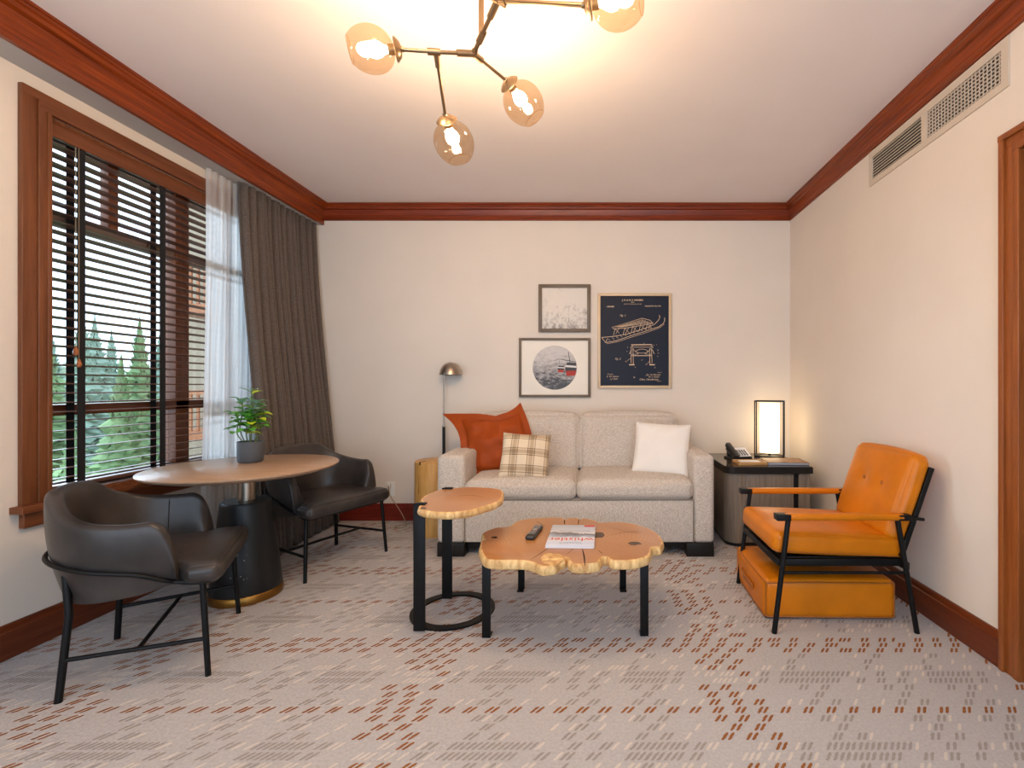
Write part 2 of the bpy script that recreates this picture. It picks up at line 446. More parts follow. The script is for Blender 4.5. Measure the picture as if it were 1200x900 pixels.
# floor with the woven dashes of the carpet
def carpet():
    b = MB()
    b.box(XL-.2, XR+.2, YF, YB+.2, -.06, 0, 0)
    U, PX, RP, KP = .0209, 60, .0443, 20
    X0, Y0 = .419, 1.768
    rng = random.Random(3)
    rust = {}
    def put(d, k, offs):
        for o in offs: d.setdefault(k % KP, []).append(o % PX)
    def pairs(d, k, starts):      # pairs of dashes; starts counted in thirds of a motif
        for o in starts:
            s0 = round(o*4/3); put(d, k, [s0, s0+1])
    def singles(d, k, starts): put(d, k, [round(o*4/3) for o in starts])
    for k, st in ((3,(0,3,7)),(2,(1,4)),(1,(1,4,7)),(-1,(1,4,7)),(-2,(2,5)),(-3,(1,4,7)),(-4,(7,)),(5,(7,)),(6,(2,5)),(7,(1,4,7)),(8,(2,5)),
                  (12,(1,4,8,10)),(13,(2,5)),(14,(2,5,8))): pairs(rust, k, st)
    pairs(rust, 0, [1+3*q for q in range(15)])
    pairs(rust, 9, [1+3*q for q in range(15) if q not in (4, 13)]); singles(rust, 9, [16,26,37])
    pairs(rust, 10, [2+3*q for q in range(15) if q not in (8,)]); singles(rust, 10, [25])
    pairs(rust, 11, [0+3*q for q in range(15) if q not in (3, 7, 12)]); singles(rust, 11, [14,15,26,27,35])
    grey = {}
    G = (14, 26, 35)
    for k in (3, 1, -1, -3): pairs(grey, k, [g+d for g in G for d in (0, 3.2)])
    for k in (2, -2): pairs(grey, k, [g+1.6 for g in G])
    for k in (4, 5, -4, -5):
        e = 1 if k in (5, -4) else 0
        put(grey, k, [16+e+d for d in range(12)]+[45+e+d for d in range(9)])
        pairs(grey, k, [26+e, 29.5+e, 23-e, 41+e, 9+e])
    pairs(grey, 6, [14,35]); singles(grey, 6, [26]); pairs(grey, 7, [15,27]); singles(grey, 7, [36]); pairs(grey, 8, [17,29,38])
    pairs(grey, -6, [15,35]); singles(grey, -6, [18,26]); pairs(grey, -7, [16,28])
    white = {}
    for k in range(KP):
        if k in (9, 10, 11): continue
        dens = .26 if k in (4,5,15,16,14,6) else .07
        for o in range(PX):
            if rng.random() < dens and o not in rust.get(k, []) and o not in grey.get(k, []): put(white, k, [o])
    def dash(x, y, mi, w=.0062, h=.0175, sl=.72):
        j = rng.uniform(-.0012, .0012)
        pts = []
        for t, ww in ((-1,.55),(-.7,1),(-.2,.85),(.15,1.05),(.6,.95),(1,.5)):
            pts.append((x+j+t*h*sl-w*ww*rng.uniform(.85,1.15), y+t*h))
        right = [(x+j+t*h*sl+w*ww*rng.uniform(.85,1.15), y+t*h) for t, ww in ((-1,.55),(-.5,1),(0,.85),(.4,1.05),(.75,.9),(1,.5))]
        out = pts[::-1]+right if False else right+pts[::-1]
        b.add([(px, py, .0008) for px, py in out], [tuple(range(len(out)))], mi)
    for k in range(-40, 60):
        y = Y0+k*RP
        if y > YB-.03 or y < .9: continue
        for p in range(-4, 4):
            seen = set()
            for d, mi in ((rust, 1), (grey, 2), (white, 3)):
                for o in d.get(k % KP, []):
                    if o in seen: continue
                    seen.add(o)
                    x = X0+(o+p*PX)*U
                    if XL+.03 < x < XR-.03: dash(x, y, mi)
    return b
mc = mat('carpet_ground', srgb(186, 182, 181), .97, var=.09, scale=90, bump=.8, bscale=380, bdist=.003)
mr_ = mat('carpet_rust_yarn', srgb(146, 90, 42), .97, var=.2, scale=120, bump=.8, bscale=380, bdist=.003)
mg = mat('carpet_grey_yarn', srgb(160, 152, 146), .97, var=.12, scale=120, bump=.8, bscale=380, bdist=.003)
mw = mat('carpet_white_yarn', srgb(210, 201, 191), .97, var=.05, scale=120, bump=.8, bscale=380, bdist=.003)
struct(carpet().build('floor', [mc, mr_, mg, mw]))
struct(MB().box(XL-.2, XR+.2, YF, YB+.2, ZC, ZC+.1).build('ceiling', M['ceiling']))
struct(MB().box(XL-.2, XR+.2, YB, YB+.12, -.06, ZC+.1).build('wall_back', M['wall']))
# left wall with the window opening
WY0, WY1, WZ0, WZ1 = 2.25, 3.58, .655, 2.48
b = MB()
b.box(XL-.2, XL, YF, WY0, -.06, ZC+.1); b.box(XL-.2, XL, WY1, YB, -.06, ZC+.1)
b.box(XL-.2, XL, WY0, WY1, -.06, WZ0); b.box(XL-.2, XL, WY0, WY1, WZ1, ZC+.1)
struct(b.build('wall_left', M['wall']))
# right wall with a doorway
DY1, DZ1 = 1.927, 2.16
b = MB()
b.box(XR, XR+.14, DY1, YB, -.06, ZC+.1); b.box(XR, XR+.14, YF, .95, -.06, ZC+.1); b.box(XR, XR+.14, .95, DY1, DZ1, ZC+.1)
struct(b.build('wall_right', M['wall']))
# dropped soffit over the curtains
struct(MB().box(XL, -2.455, YF, YB, 2.635, ZC).build('trim_1', mat('soffit_paint', srgb(176, 172, 168), .9)))  # grey base colour carries the shade under the soffit

# crown mouldings: profile (out from wall, down from ceiling)
CROWN = [(0,0),(.062,0),(.062,.012),(.056,.016),(.056,.030),(.048,.034),(.046,.048),(.030,.054),(.026,.075),(.022,.100),(.019,.104),(.019,.122),(.012,.126),(.012,.140),(0,.140)]
def sweep(prof, f0, f1, name, m):
    b = MB(); n = len(prof)
    vs = [f0(*p) for p in prof]+[f1(*p) for p in prof]
    b.add(vs, [(i, (i+1) % n, n+(i+1) % n, n+i) for i in range(n)]+[tuple(range(n)), tuple(range(n, 2*n))[::-1]])
    return struct(b.build(name, m))
sweep(CROWN, lambda d, h: (-2.455+.0, YB-d, ZC-h), lambda d, h: (XR-d, YB-d, ZC-h), 'trim_2', M['crown_x'])
sweep(CROWN, lambda d, h: (XR-d, YF, ZC-h), lambda d, h: (XR-d, YB-d, ZC-h), 'trim_3', M['crown'])
CL = [(0,0),(.085,0),(.085,.012),(.078,.016),(.078,.030),(.066,.034),(.063,.050),(.040,.056),(.034,.080),(.031,.083),(.030,.100),(.027,.103),(.025,.122),(.022,.126),(.024,.130),(.024,.1785),(0,.1785)]
sweep(CL, lambda d, h: (-2.455+d, YF, ZC-h), lambda d, h: (-2.455+d, YB-.0, ZC-h), 'trim_4', M['crown'])
# baseboards
BASE = [(0,0),(.022,0),(.022,.118),(.017,.122),(.014,.138),(.008,.148),(0,.150)]
sweep(BASE, lambda d, h: (XL, YB-d, h), lambda d, h: (XR, YB-d, h), 'baseboard_back', M['base_x'])
sweep(BASE, lambda d, h: (XL+d, YF, h), lambda d, h: (XL+d, YB, h), 'baseboard_left', M['base_w'])
sweep(BASE, lambda d, h: (XR-d, 2.022, h), lambda d, h: (XR-d, YB, h), 'baseboard_right', M['base_w'])

# window_1: casing, sill, apron, sashes, panes
win = struct(thing('window_1', '', '', (XL, 0, 0)))
del win['label'], win['category']
def wbox(name, boxes, m):
    q = MB()
    for bx in boxes: q.bbox(*bx, b=.003)
    return q.build(name, m, win)
cw = .105
wbox('window_casing', [(.0, .022, WY0-cw, WY0-.045, WZ0, WZ1+.085), (.0, .028, WY0-.045, WY0, WZ0, WZ1+.03),
                       (.0, .034, WY0-.012, WY0+.006, WZ0, WZ1+.004),
                       (.0, .022, WY1+.045, WY1+cw, WZ0, WZ1+.085), (.0, .028, WY1, WY1+.045, WZ0, WZ1+.03)], M['casing'])
wbox('window_head', [(.0, .0225, WY0-cw+.002, WY1+cw-.002, WZ1+.045, WZ1+.085), (.0, .0285, WY0-.044, WY1+.044, WZ1, WZ1+.045)], M['casing_y'])
wbox('window_sill', [(-.02, .060, WY0-cw-.03, WY1+cw+.03, WZ0-.028, WZ0+.004)], M['casing_y'])
wbox('window_apron', [(.0, .026, WY0-cw+.004, WY1+cw, WZ0-.10, WZ0-.028)], M['casing_y'])
wbox('window_jamb', [(-.19, -.001, WY0-.002, WY0+.016, WZ0, WZ1), (-.19, -.001, WY1-.016, WY1+.002, WZ0, WZ1),
                     (-.19, -.001, WY0, WY1, WZ1-.014, WZ1+.002), (-.19, -.001, WY0, WY1, WZ0-.002, WZ0+.016)], M['casing'])
GX0, GX1 = -.15, -.105
wbox('window_sash', [(GX0, GX1, WY0+.016, WY0+.05, WZ0+.016, WZ1-.014), (GX0, GX1, WY1-.05, WY1-.016, WZ0+.016, WZ1-.014),
                     (GX0, GX1, WY0+.05, WY1-.05, WZ1-.06, WZ1-.014), (GX0, GX1, WY0+.05, WY1-.05, WZ0+.016, WZ0+.06),
                     (GX0, GX1+.01, WY0+.05, WY1-.05, 2.005, 2.065)], M['winframe'])
wbox('window_mullion', [(GX0-.01, GX1+.02, 3.05, 3.15, WZ0+.016, WZ1-.014), (GX0, GX1+.005, 2.645, 2.70, 2.06, WZ1-.05)], M['casing'])
wbox('window_rail', [(GX0-.01, GX1+.02, WY0+.045, WY1-.045, 1.05, 1.105)], M['casing_y'])
for (y0, y1, z0, z1) in ((WY0+.05,3.05,1.105,2.005),(3.15,WY1-.05,1.105,2.005),(WY0+.05,3.05,WZ0+.06,1.05),(3.15,WY1-.05,WZ0+.06,1.05),
                         (WY0+.05,2.645,2.065,WZ1-.06),(2.70,3.05,2.065,WZ1-.06),(3.15,WY1-.05,2.065,WZ1-.06)):
    q = MB(); q.box(-.131, -.127, y0, y1, z0, z1); q.build('window_pane', M['pane'], win)
q = MB()
q.bbox(GX1+.010, GX1+.030, 2.86, 2.94, 2.03, 2.05, b=.004); q.tube([(GX1+.03, 2.90, 2.04), (GX1+.045, 2.93, 2.045), (GX1+.045, 2.97, 2.05)], .006)
q.build('window_latch', M['bronze'], win)

# door_1: casing and dark leaf on the right wall
dr = struct(thing('door_1', '', '', (XR, 0, 0))); del dr['label'], dr['category']
q = MB()
for (y0, y1, d, zt) in ((2.000, 2.025, .030, .092), (1.957, 2.002, .020, .072), (1.930, 1.958, .026, .030)):
    q.bbox(-d, 0, y0, y1, 0, DZ1+zt-.004, b=.003); q.bbox(-d, 0, .95-(y1-DY1), .95-(y0-DY1), 0, DZ1+zt-.004, b=.003)
q.bbox(-.001, .139, DY1-.012, DY1+.003, 0, DZ1, b=.002)
q.build('door_casing', M['doorcase'], dr)
q = MB()
q.bbox(-.0315, -.0005, .862, 2.0265, DZ1+.067, DZ1+.0935, b=.003); q.bbox(-.0215, -.0005, .88, 2.0, DZ1+.0265, DZ1+.069, b=.003); q.bbox(-.0275, -.0005, .9, 1.9585, DZ1-.001, DZ1+.0285, b=.003)
q.build('door_head', M['doorcase'], dr)
q = MB(); q.bbox(.085, .125, .95, DY1-.012, .005, DZ1-.002, b=.003)
q.bbox(.078, .09, 1.05, DY1-.12, .2, .95, b=.004); q.bbox(.078, .09, 1.05, DY1-.12, 1.1, DZ1-.15, b=.004)
q.build('door_leaf', M['dark_wood'], dr)

# air vent high on the right wall
vt = thing('wall_vent', 'long cream air vent with two grilles high on the right wall, under the wooden crown', 'vent', (XR, 0, 0))
VY0, VY1, VZ0, VZ1 = 1.998, 3.022, 2.455, 2.668
ops = ((2.035, 2.49), (2.535, 2.985)); oz0, oz1 = 2.488, 2.628
q = MB()
q.box(-.008, -.0004, VY0, VY1, VZ0, oz0); q.box(-.008, -.0004, VY0, VY1, oz1, VZ1)
q.box(-.008, -.0004, VY0, ops[0][0], oz0, oz1); q.box(-.008, -.0004, ops[0][1], ops[1][0], oz0, oz1); q.box(-.008, -.0004, ops[1][1], VY1, oz0, oz1)
q.build('vent_frame', M['vent'], vt)
for gi, (y0, y1) in enumerate(ops):
    q = MB(); q.box(-.0012, -.0003, y0, y1, oz0, oz1); q.build('vent_cavity', M['vent_dark'], vt)  # flat dark sheet on the wall stands for shade behind the grille
    q = MB(); n = 8
    for k in range(n):
        z = oz0+(oz1-oz0)*(k+.5)/n
        q.box(-.006, -.0012, y0, y1, z-.0021, z+.0021)
    if gi == 0:
        k = 0; y = y0+.012
        while y < y1: q.box(-.005, -.0012, y-.0022, y+.0022, oz0, oz1); y += .0215
    q.build('vent_grille', M['vent'], vt)

# wall outlet, plug and cord
ot = thing('wall_outlet', 'cream wall outlet with a plugged cord, above the back baseboard', 'outlet', (-1.84, YB, 0))
q = MB(); q.bbox(-.042, .042, -.006, 0, .215, .345, b=.003); q.build('cover_plate', M['plastic_w'], ot)
q = MB(); q.bbox(-.02, .02, -.009, -.004, .225, .265, b=.003); q.build('socket', M['plastic_w'], ot); q = MB(); q.bbox(-.02, .02, -.009, -.004, .295, .335, b=.003); q.build('socket', M['plastic_w'], ot)
cd = thing('power_cord', 'thin beige power cord hanging from the outlet to the carpet beside the log stool', 'cord', (-1.84, YB-.03, 0))
q = MB(); q.bbox(-.018, .012, -.012, .0205, .300, .334, b=.006); q.build('plug', M['plastic_w'], cd)
pts = smooth_path([(0,-.01,.315),(.03,-.05,.24),(.12,-.08,.13),(.18,-.10,.04),(.19,-.12,.006),(.15,-.16,.006),(.14,-.21,.006),(.20,-.22,.006),(.22,-.17,.006),(.21,-.10,.006),(.36,-.05,.006),(.55,-.05,.006)], 8)
q = MB(); q.tube(pts, .0035, 8); q.build('cable', M['cord'], cd)

# ------------------------------------------------------------------ blind, curtains
bl = thing('window_blind', 'dark wooden venetian blind with wide black tapes, hanging inside the window', 'blind', (XL, 0, 0))
SX0, SX1 = -.072, -.020
q = MB(); q.bbox(-.08, -.026, WY0+.02, WY1-.02, WZ1-.06, WZ1-.014, b=.003); q.build('headrail', M['slat'], bl)
q = MB(); q.bbox(-.024, -.006, WY0+.017, WY1-.017, WZ1-.082, WZ1-.002, b=.004); q.build('valance', M['casing_y'], bl)
q = MB(); z = .745; n = 0
while z < WZ1-.09:
    t = R(6); cx = (SX0+SX1)/2
    dx, dz = math.cos(t)*.026, math.sin(t)*.026
    y0, y1 = WY0+.022, WY1-.022
    vs = [(cx-dx, y0, z-dz), (cx, y0, z+.003), (cx+dx, y0, z+dz), (cx+dx, y0, z+dz-.003), (cx, y0, z), (cx-dx, y0, z-dz-.003)]
    vs += [(a, y1, c) for a, _, c in vs]
    q.add(vs, [(i, (i+1) % 6, 6+(i+1) % 6, 6+i) for i in range(6)]+[(0,1,4,5),(1,2,3,4),(6,11,10,7),(7,10,9,8)])
    z += .0465
q.build('slats', M['slat'], bl)
q = MB(); q.bbox(SX0, SX1, WY0+.022, WY1-.022, .695, .712, b=.004); q.build('bottom_rail', M['slat'], bl)
for y in (2.428, 2.883, 3.34):
    q = MB()
    q.box(-.0185, -.0170, y-.019, y+.019, .700, WZ1-.07); q.box(-.0745, -.073, y-.019, y+.019, .700, WZ1-.07)
    q.build('ladder_tape', M['tape'], bl)
for y, zz in ((2.395, 1.385), (2.41, 1.325)):
    q = MB(); q.tube([(-.010, y, WZ1-.08), (-.010, y, zz)], .0014, 6)
    l = q.build('lift_cord', M['cord'], bl)
    q = MB(); q.lathe([(.0001,zz+.012),(.005,zz+.008),(.009,zz-.008),(.0115,zz-.018),(.008,zz-.03),(.0001,zz-.034)], 16, mat=Matrix.Translation((-.010, y, 0)))
    q.build('tassel', wood('tassel_wood', srgb(150, 84, 44), srgb(176, 106, 60), 'Z'), l)

def cloth(name, m, top, bot, z0, z1, nfold, amp, seed, parent=None, nu=300, nv=30, flare=1.0, thick=.003):
    rng = random.Random(seed)
    ph = [0]; 
    for i in range(nfold): ph.append(ph[-1]+rng.uniform(.7, 1.3))
    tot = ph[-1]
    amps = [rng.uniform(.6, 1.15) for _ in range(nfold+1)]
    b = MB(); vs = []; fs = []
    for j in range(nv+1):
        v = j/nv; z = lerp(z0, z1, v)
        for i in range(nu+1):
            u = i/nu; s = u*tot
            k = 0
            while k < nfold-1 and s > ph[k+1]: k += 1
            loc = (s-ph[k])/(ph[k+1]-ph[k])
            a = lerp(amps[k], amps[k+1], loc)*amp*(.75+.35*(1-v))
            w = math.sin(loc*2*PI + .35*math.sin(3*v+k))
            w = math.copysign(abs(w)**.8, w)
            p = Vector(bot[0]).lerp(Vector(bot[1]), u)
            q2 = Vector(top[0]).lerp(Vector(top[1]), u)
            c = p.lerp(q2, sstep(v**.9)*.75+v*.25)
            d = (q2-c) if False else None
            t = (Vector(top[1])-Vector(top[0])).normalized(); nrm = Vector((-t.y, t.x))
            sh = .012*math.sin(2.1*k+4*v)
            vs.append((c.x-nrm.x*w*a*-1+t.x*sh, c.y-nrm.y*w*a*-1+t.y*(math.cos(loc*2*PI)*a*.35+sh), z))
    for j in range(nv):
        for i in range(nu):
            a = j*(nu+1)+i
            fs.append((a, a+1, a+nu+2, a+nu+1))
    b.add(vs, fs, 0, True)
    o = b.build(name, m, parent)
    if thick:
        sd = o.modifiers.new('thickness', 'SOLIDIFY'); sd.thickness = thick
    return o
tag(cloth('blackout_drape', M['drape'], [(-2.455-.050, 3.36), (-2.50, 4.215)], [(-2.25, 3.24), (-2.28, 4.205)], .012, 2.634, 15, .036, 11),
    'taupe brown full length drape gathered in the left rear corner', 'curtain')
tag(cloth('sheer_curtain', M['sheer'], [(-2.56, 3.14), (-2.565, 3.66)], [(-2.545, 3.06), (-2.56, 3.62)], .012, 2.634, 13, .013, 5, thick=0, nu=240),
    'white sheer curtain hanging between the window blind and the brown drape', 'curtain')

# ------------------------------------------------------------------ outdoors
def conifer_mesh(seed, h, r):
    rng = random.Random(seed); b = MB()
    b.lathe([(.02*h*.8, 0), (.012*h, h*.5), (.002*h, h*.98)], 8, 1)
    lay = 52
    for i in range(lay):
        t = i/(lay-1); z = h*(.05+.95*t); rr = r*(1-t)**.9*rng.uniform(.8, 1.12)+.04
        nb = max(6, int(16*(1-t)+7)); ph0 = rng.random()*6
        for k in range(nb):
            a = ph0+2*PI*(k+rng.random()*.7)/nb; L = rr*rng.uniform(.75, 1.1); dr = L*rng.uniform(.25, .5)
            ca, sa = math.cos(a), math.sin(a); wd = L*.26+.03
            p0 = Vector((0,0,z+.02*h)); p1 = Vector((ca*L*.6, sa*L*.6, z-dr*.35)); p2 = Vector((ca*L, sa*L, z-dr))
            sd = Vector((-sa, ca, 0))*wd
            hang = Vector((0,0,-.03*h))
            b.add([p0, p1+sd+hang*.4, p2, p1-sd+hang*.4, p1+hang], [(0,1,4),(1,2,4),(2,3,4),(3,0,4),(0,3,2,1)], 0)
    return b
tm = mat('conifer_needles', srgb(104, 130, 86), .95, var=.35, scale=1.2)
tm2 = mat('conifer_needles_blue', srgb(122, 146, 128), .95, var=.25, scale=1.0)  # distance haze mixed into the colour: paler, bluer needles for far rows
tk = mat('conifer_bark', srgb(110, 96, 84), .95)
rng = random.Random(21)
spots = []
ROWS = ((9, .7, 8), (12.5, 2.0, 10), (17, 3.1, 12), (23, 4.0, 14), (30, 4.9, 16), (39, 6.0, 18))
for row, (Yd, zt, hh) in enumerate(ROWS):
    rad = hh*.16
    tan = -1.34+(row % 2)*rad/Yd
    while tan < -.80:
        y = Yd*rng.uniform(.96, 1.04)
        if not (row < 2 and tan > -.97):
            spots.append((tan*y, y, zt+rng.uniform(-.9, .6)-(.4 if tan > -.95 else 0), row))
        tan += 1.7*rad/Yd
base_conifers = []
for row, (Yd, zt, hh) in enumerate(ROWS):
    base_conifers.append((conifer_mesh(40+row, hh, hh*.19), hh))
firsts = {}
for x, y, zt, row in spots:
    b, hh = base_conifers[row]
    if row not in firsts:
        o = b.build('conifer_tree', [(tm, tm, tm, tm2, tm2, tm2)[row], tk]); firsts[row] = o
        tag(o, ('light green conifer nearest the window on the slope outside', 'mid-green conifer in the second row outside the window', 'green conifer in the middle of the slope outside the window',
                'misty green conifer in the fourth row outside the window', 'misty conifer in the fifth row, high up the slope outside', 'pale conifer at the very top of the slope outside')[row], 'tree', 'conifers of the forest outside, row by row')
    else:
        o = firsts[row].copy(); C.objects.link(o)
    s = rng.uniform(.95, 1.05)
    o.scale = (s, s, s); o.rotation_euler = (0, 0, rng.uniform(0, 6))
    o.location = (x, y, zt-hh*s)
# hillside
b = MB(); vs = []; fs = []
nx, ny = 30, 20
for j in range(ny+1):
    for i in range(nx+1):
        x = lerp(-75, -5.5, i/nx); y = lerp(-4, 70, j/ny)
        d = max(0, -x-10)
        z = -9+.20*d + 1.0*noise.noise(Vector((x*.1, y*.1, 0)))
        vs.append((x, y, z))
for j in range(ny):
    for i in range(nx):
        a = j*(nx+1)+i; fs.append((a, a+1, a+nx+2, a+nx+1))
b.add(vs, fs, 0, True)
struct(b.build('hillside', mat('hill_grass', srgb(76, 96, 62), .95, var=.45, scale=1.6)))
# neighbouring wing of the building
nb = thing('neighbouring_building', 'beige building with brown timber balconies, seen through the right side of the window', 'building', (-10.1, 11.5, -9))
st_ = mat('building_stucco', srgb(158, 140, 116), .9); bw = wood('building_timber', srgb(140, 84, 50), srgb(170, 110, 70), 'X')
q = MB(); q.box(0, 5, 0, 6, 0, 15.6); q.build('wall', st_, nb)
q = MB(); q.box(.5, 5.4, -1.0, 6, 15.6, 15.85); q.box(.5, 5.4, -1.0, -.85, 15.45, 15.9)
q.add([(.5,-1,15.85),(5.4,-1,15.85),(5.4,6,15.85),(.5,6,15.85),(2.2,2.5,17.6)], [(0,1,4),(1,2,4),(2,3,4),(3,0,4)])
q.build('roof', mat('building_roof', srgb(120, 112, 106), .8), nb)
for zf in (6.2, 9.0, 11.8):
    q = MB(); q.box(.62, 3.4, -1.0, 0, zf, zf+.2)
    q.build('balcony_floor', bw, nb)
    q = MB(); q.box(.62, 3.4, -1.0, -.92, zf+1.0, zf+1.1)
    x = .65
    while x < 3.4: q.box(x, x+.05, -.98, -.94, zf+.2, zf+1.0); x += .16
    q.box(.62, .72, -1, -.90, zf+.2, zf+1.2)
    q.build('balcony_railing', bw, nb)
    q = MB(); q.box(1.15, 2.4, -.03, 0, zf+.25, zf+2.3)
    fr = q.build('window', bw, nb)
    q = MB(); q.box(1.23, 1.74, -.04, -.025, zf+.33, zf+2.2); q.box(1.81, 2.32, -.04, -.025, zf+.33, zf+2.2)
    q.build('pane', mat('dark_glass', srgb(120, 130, 138), .1), fr)
for x in (.75, 1.6, 2.5):
    q = MB(); q.bar((x, -.05, 14.6), (x, -.85, 15.5), .12, .12); q.build('bracket', bw, nb)

# ------------------------------------------------------------------ dining table
TX, TY = -2.01, 2.745
dt = thing('bistro_table', 'round oak topped pedestal table by the window, on a black cone base', 'table', (TX, TY, 0))
q = MB(); q.lathe([(.0001,.706),(.40,.706),(.455,.722),(.468,.732),(.469,.738),(.466,.7405),(.0001,.741)], 96, 0)
q.build('tabletop', M['tabletop'], dt)
q = MB(); q.lathe([(.0001,.045),(.172,.045),(.174,.06),(.160,.20),(.143,.36),(.126,.52),(.122,.540),(.118,.545),(.0001,.546)], 64)
o = q.build('pedestal', M['ebony'], dt)
rs = random.Random(5)
for k in range(9):
    q = MB()
    a = R(-62)+rs.uniform(-.30, .30); z = rs.uniform(.12, .28); r = .1735-(z-.06)*.105
    p = Vector((r*math.cos(a), r*math.sin(a), z)); t = Vector((-math.sin(a), math.cos(a), 0))*rs.uniform(.001, .003); up = Vector((.0,0,rs.uniform(.001,.009)))
    nrm = Vector((math.cos(a), math.sin(a), 0))*.0008
    q.add([p-t+nrm, p+t+nrm, p+t*.5+up+nrm], [(0,1,2)]); q.build('paint_chip', M['plastic_w'], dt)
q = MB(); q.lathe([(.0001,.001),(.178,.001),(.179,.006),(.178,.040),(.174,.046),(.0001,.046)], 64); q.build('base_ring', M['brass'], dt)
q = MB(); q.lathe([(.044,.545),(.044,.707)], 32); q.build('column', M['steel'], dt)

# potted plant
pp = thing('potted_plant', 'small leafy green plant in a slate grey pot on the round table', 'plant', (-2.085, 2.88, .741))
q = MB(); q.lathe([(.0001,.0),(.058,.0),(.064,.006),(.067,.02),(.068,.122),(.066,.125),(.062,.122),(.061,.108),(.0001,.108)], 40); q.build('pot', M['pot'], pp)
q = MB(); q.lathe([(.0605,.100),(.058,.112),(.03,.116),(.0001,.117)], 24); q.build('soil', M['soil'], pp)
rs = random.Random(12)
stems = MB(); lf = [MB(), MB(), MB()]
def leaf(b, base, d, L, W, droop=.3):
    d = d.normalized(); side = d.cross(Vector((0,0,1)))
    if side.length < .1: side = Vector((1,0,0))
    side.normalize(); up = side.cross(d).normalized()
    vs = []; fs = []
    for i, (t, w) in enumerate(((0,.05),(.15,.5),(.35,.9),(.55,1),(.75,.8),(.9,.45),(1,.03))):
        c = base+d*L*t - Vector((0,0,1))*droop*L*t*t
        vs += [c-side*W*w+up*W*w*.25, c-up*W*.08, c+side*W*w+up*W*w*.25]
        if i: 
            a = (i-1)*3; fs += [(a,a+1,a+4,a+3),(a+1,a+2,a+5,a+4)]
    b.add(vs, fs, 0, True)
for k in range(8):
    a = 2*PI*k/8+rs.uniform(-.3,.3); sp = rs.uniform(.03, .095); hh = rs.uniform(.12, .27)
    if k == 0: sp, hh = .005, .315
    p0 = Vector((.028*math.cos(a), .028*math.sin(a), .112)); p3 = Vector((sp*math.cos(a), sp*math.sin(a), .112+hh))
    p1 = p0.lerp(p3, .35)+Vector((math.cos(a),math.sin(a),0))*.022
    path = smooth_path([p0, p1, p0.lerp(p3,.7)+Vector((0,0,.01)), p3], 6)
    stems.tube(path, .0032, 6)
    nl = 14 if hh > .22 else 11
    for i in range(nl):
        t = lerp(.42, 1, i/(nl-1)); c = path[int(t*(len(path)-1))]
        aa = i*2.4+k; el = lerp(.1, 1.0, max(0, i/(nl-1)-.3))
        d = Vector((math.cos(aa), math.sin(aa), el))
        q = rs.random()
        which = 2 if c.z > .30 and q < .55 else (1 if q > .82 and c.x > -.01 else 0)
        leaf(lf[which], c, d, rs.uniform(.050, .080), rs.uniform(.019, .027), rs.uniform(.1,.5))
for aa, z, which in ((-.3,.26,1),(-.9,.24,1),(-.1,.22,0),(2.8,.25,0),(-1.8,.3,0),(.2,.29,1),(3.4,.29,2)):
    leaf(lf[which], Vector((.05*math.cos(aa), .05*math.sin(aa), z)), Vector((math.cos(aa), math.sin(aa), .25)), .072, .026, .35)
stems.build('stems', M['stem'], pp)
lf[0].build('leaves', M['leaf'], pp)
o = lf[1].build('leaves', M['leaf_y'], pp); o['label'] = 'yellow green leaves'
o = lf[2].build('leaves', M['leaf_g'], pp); o['label'] = 'pale grey green upper leaves'

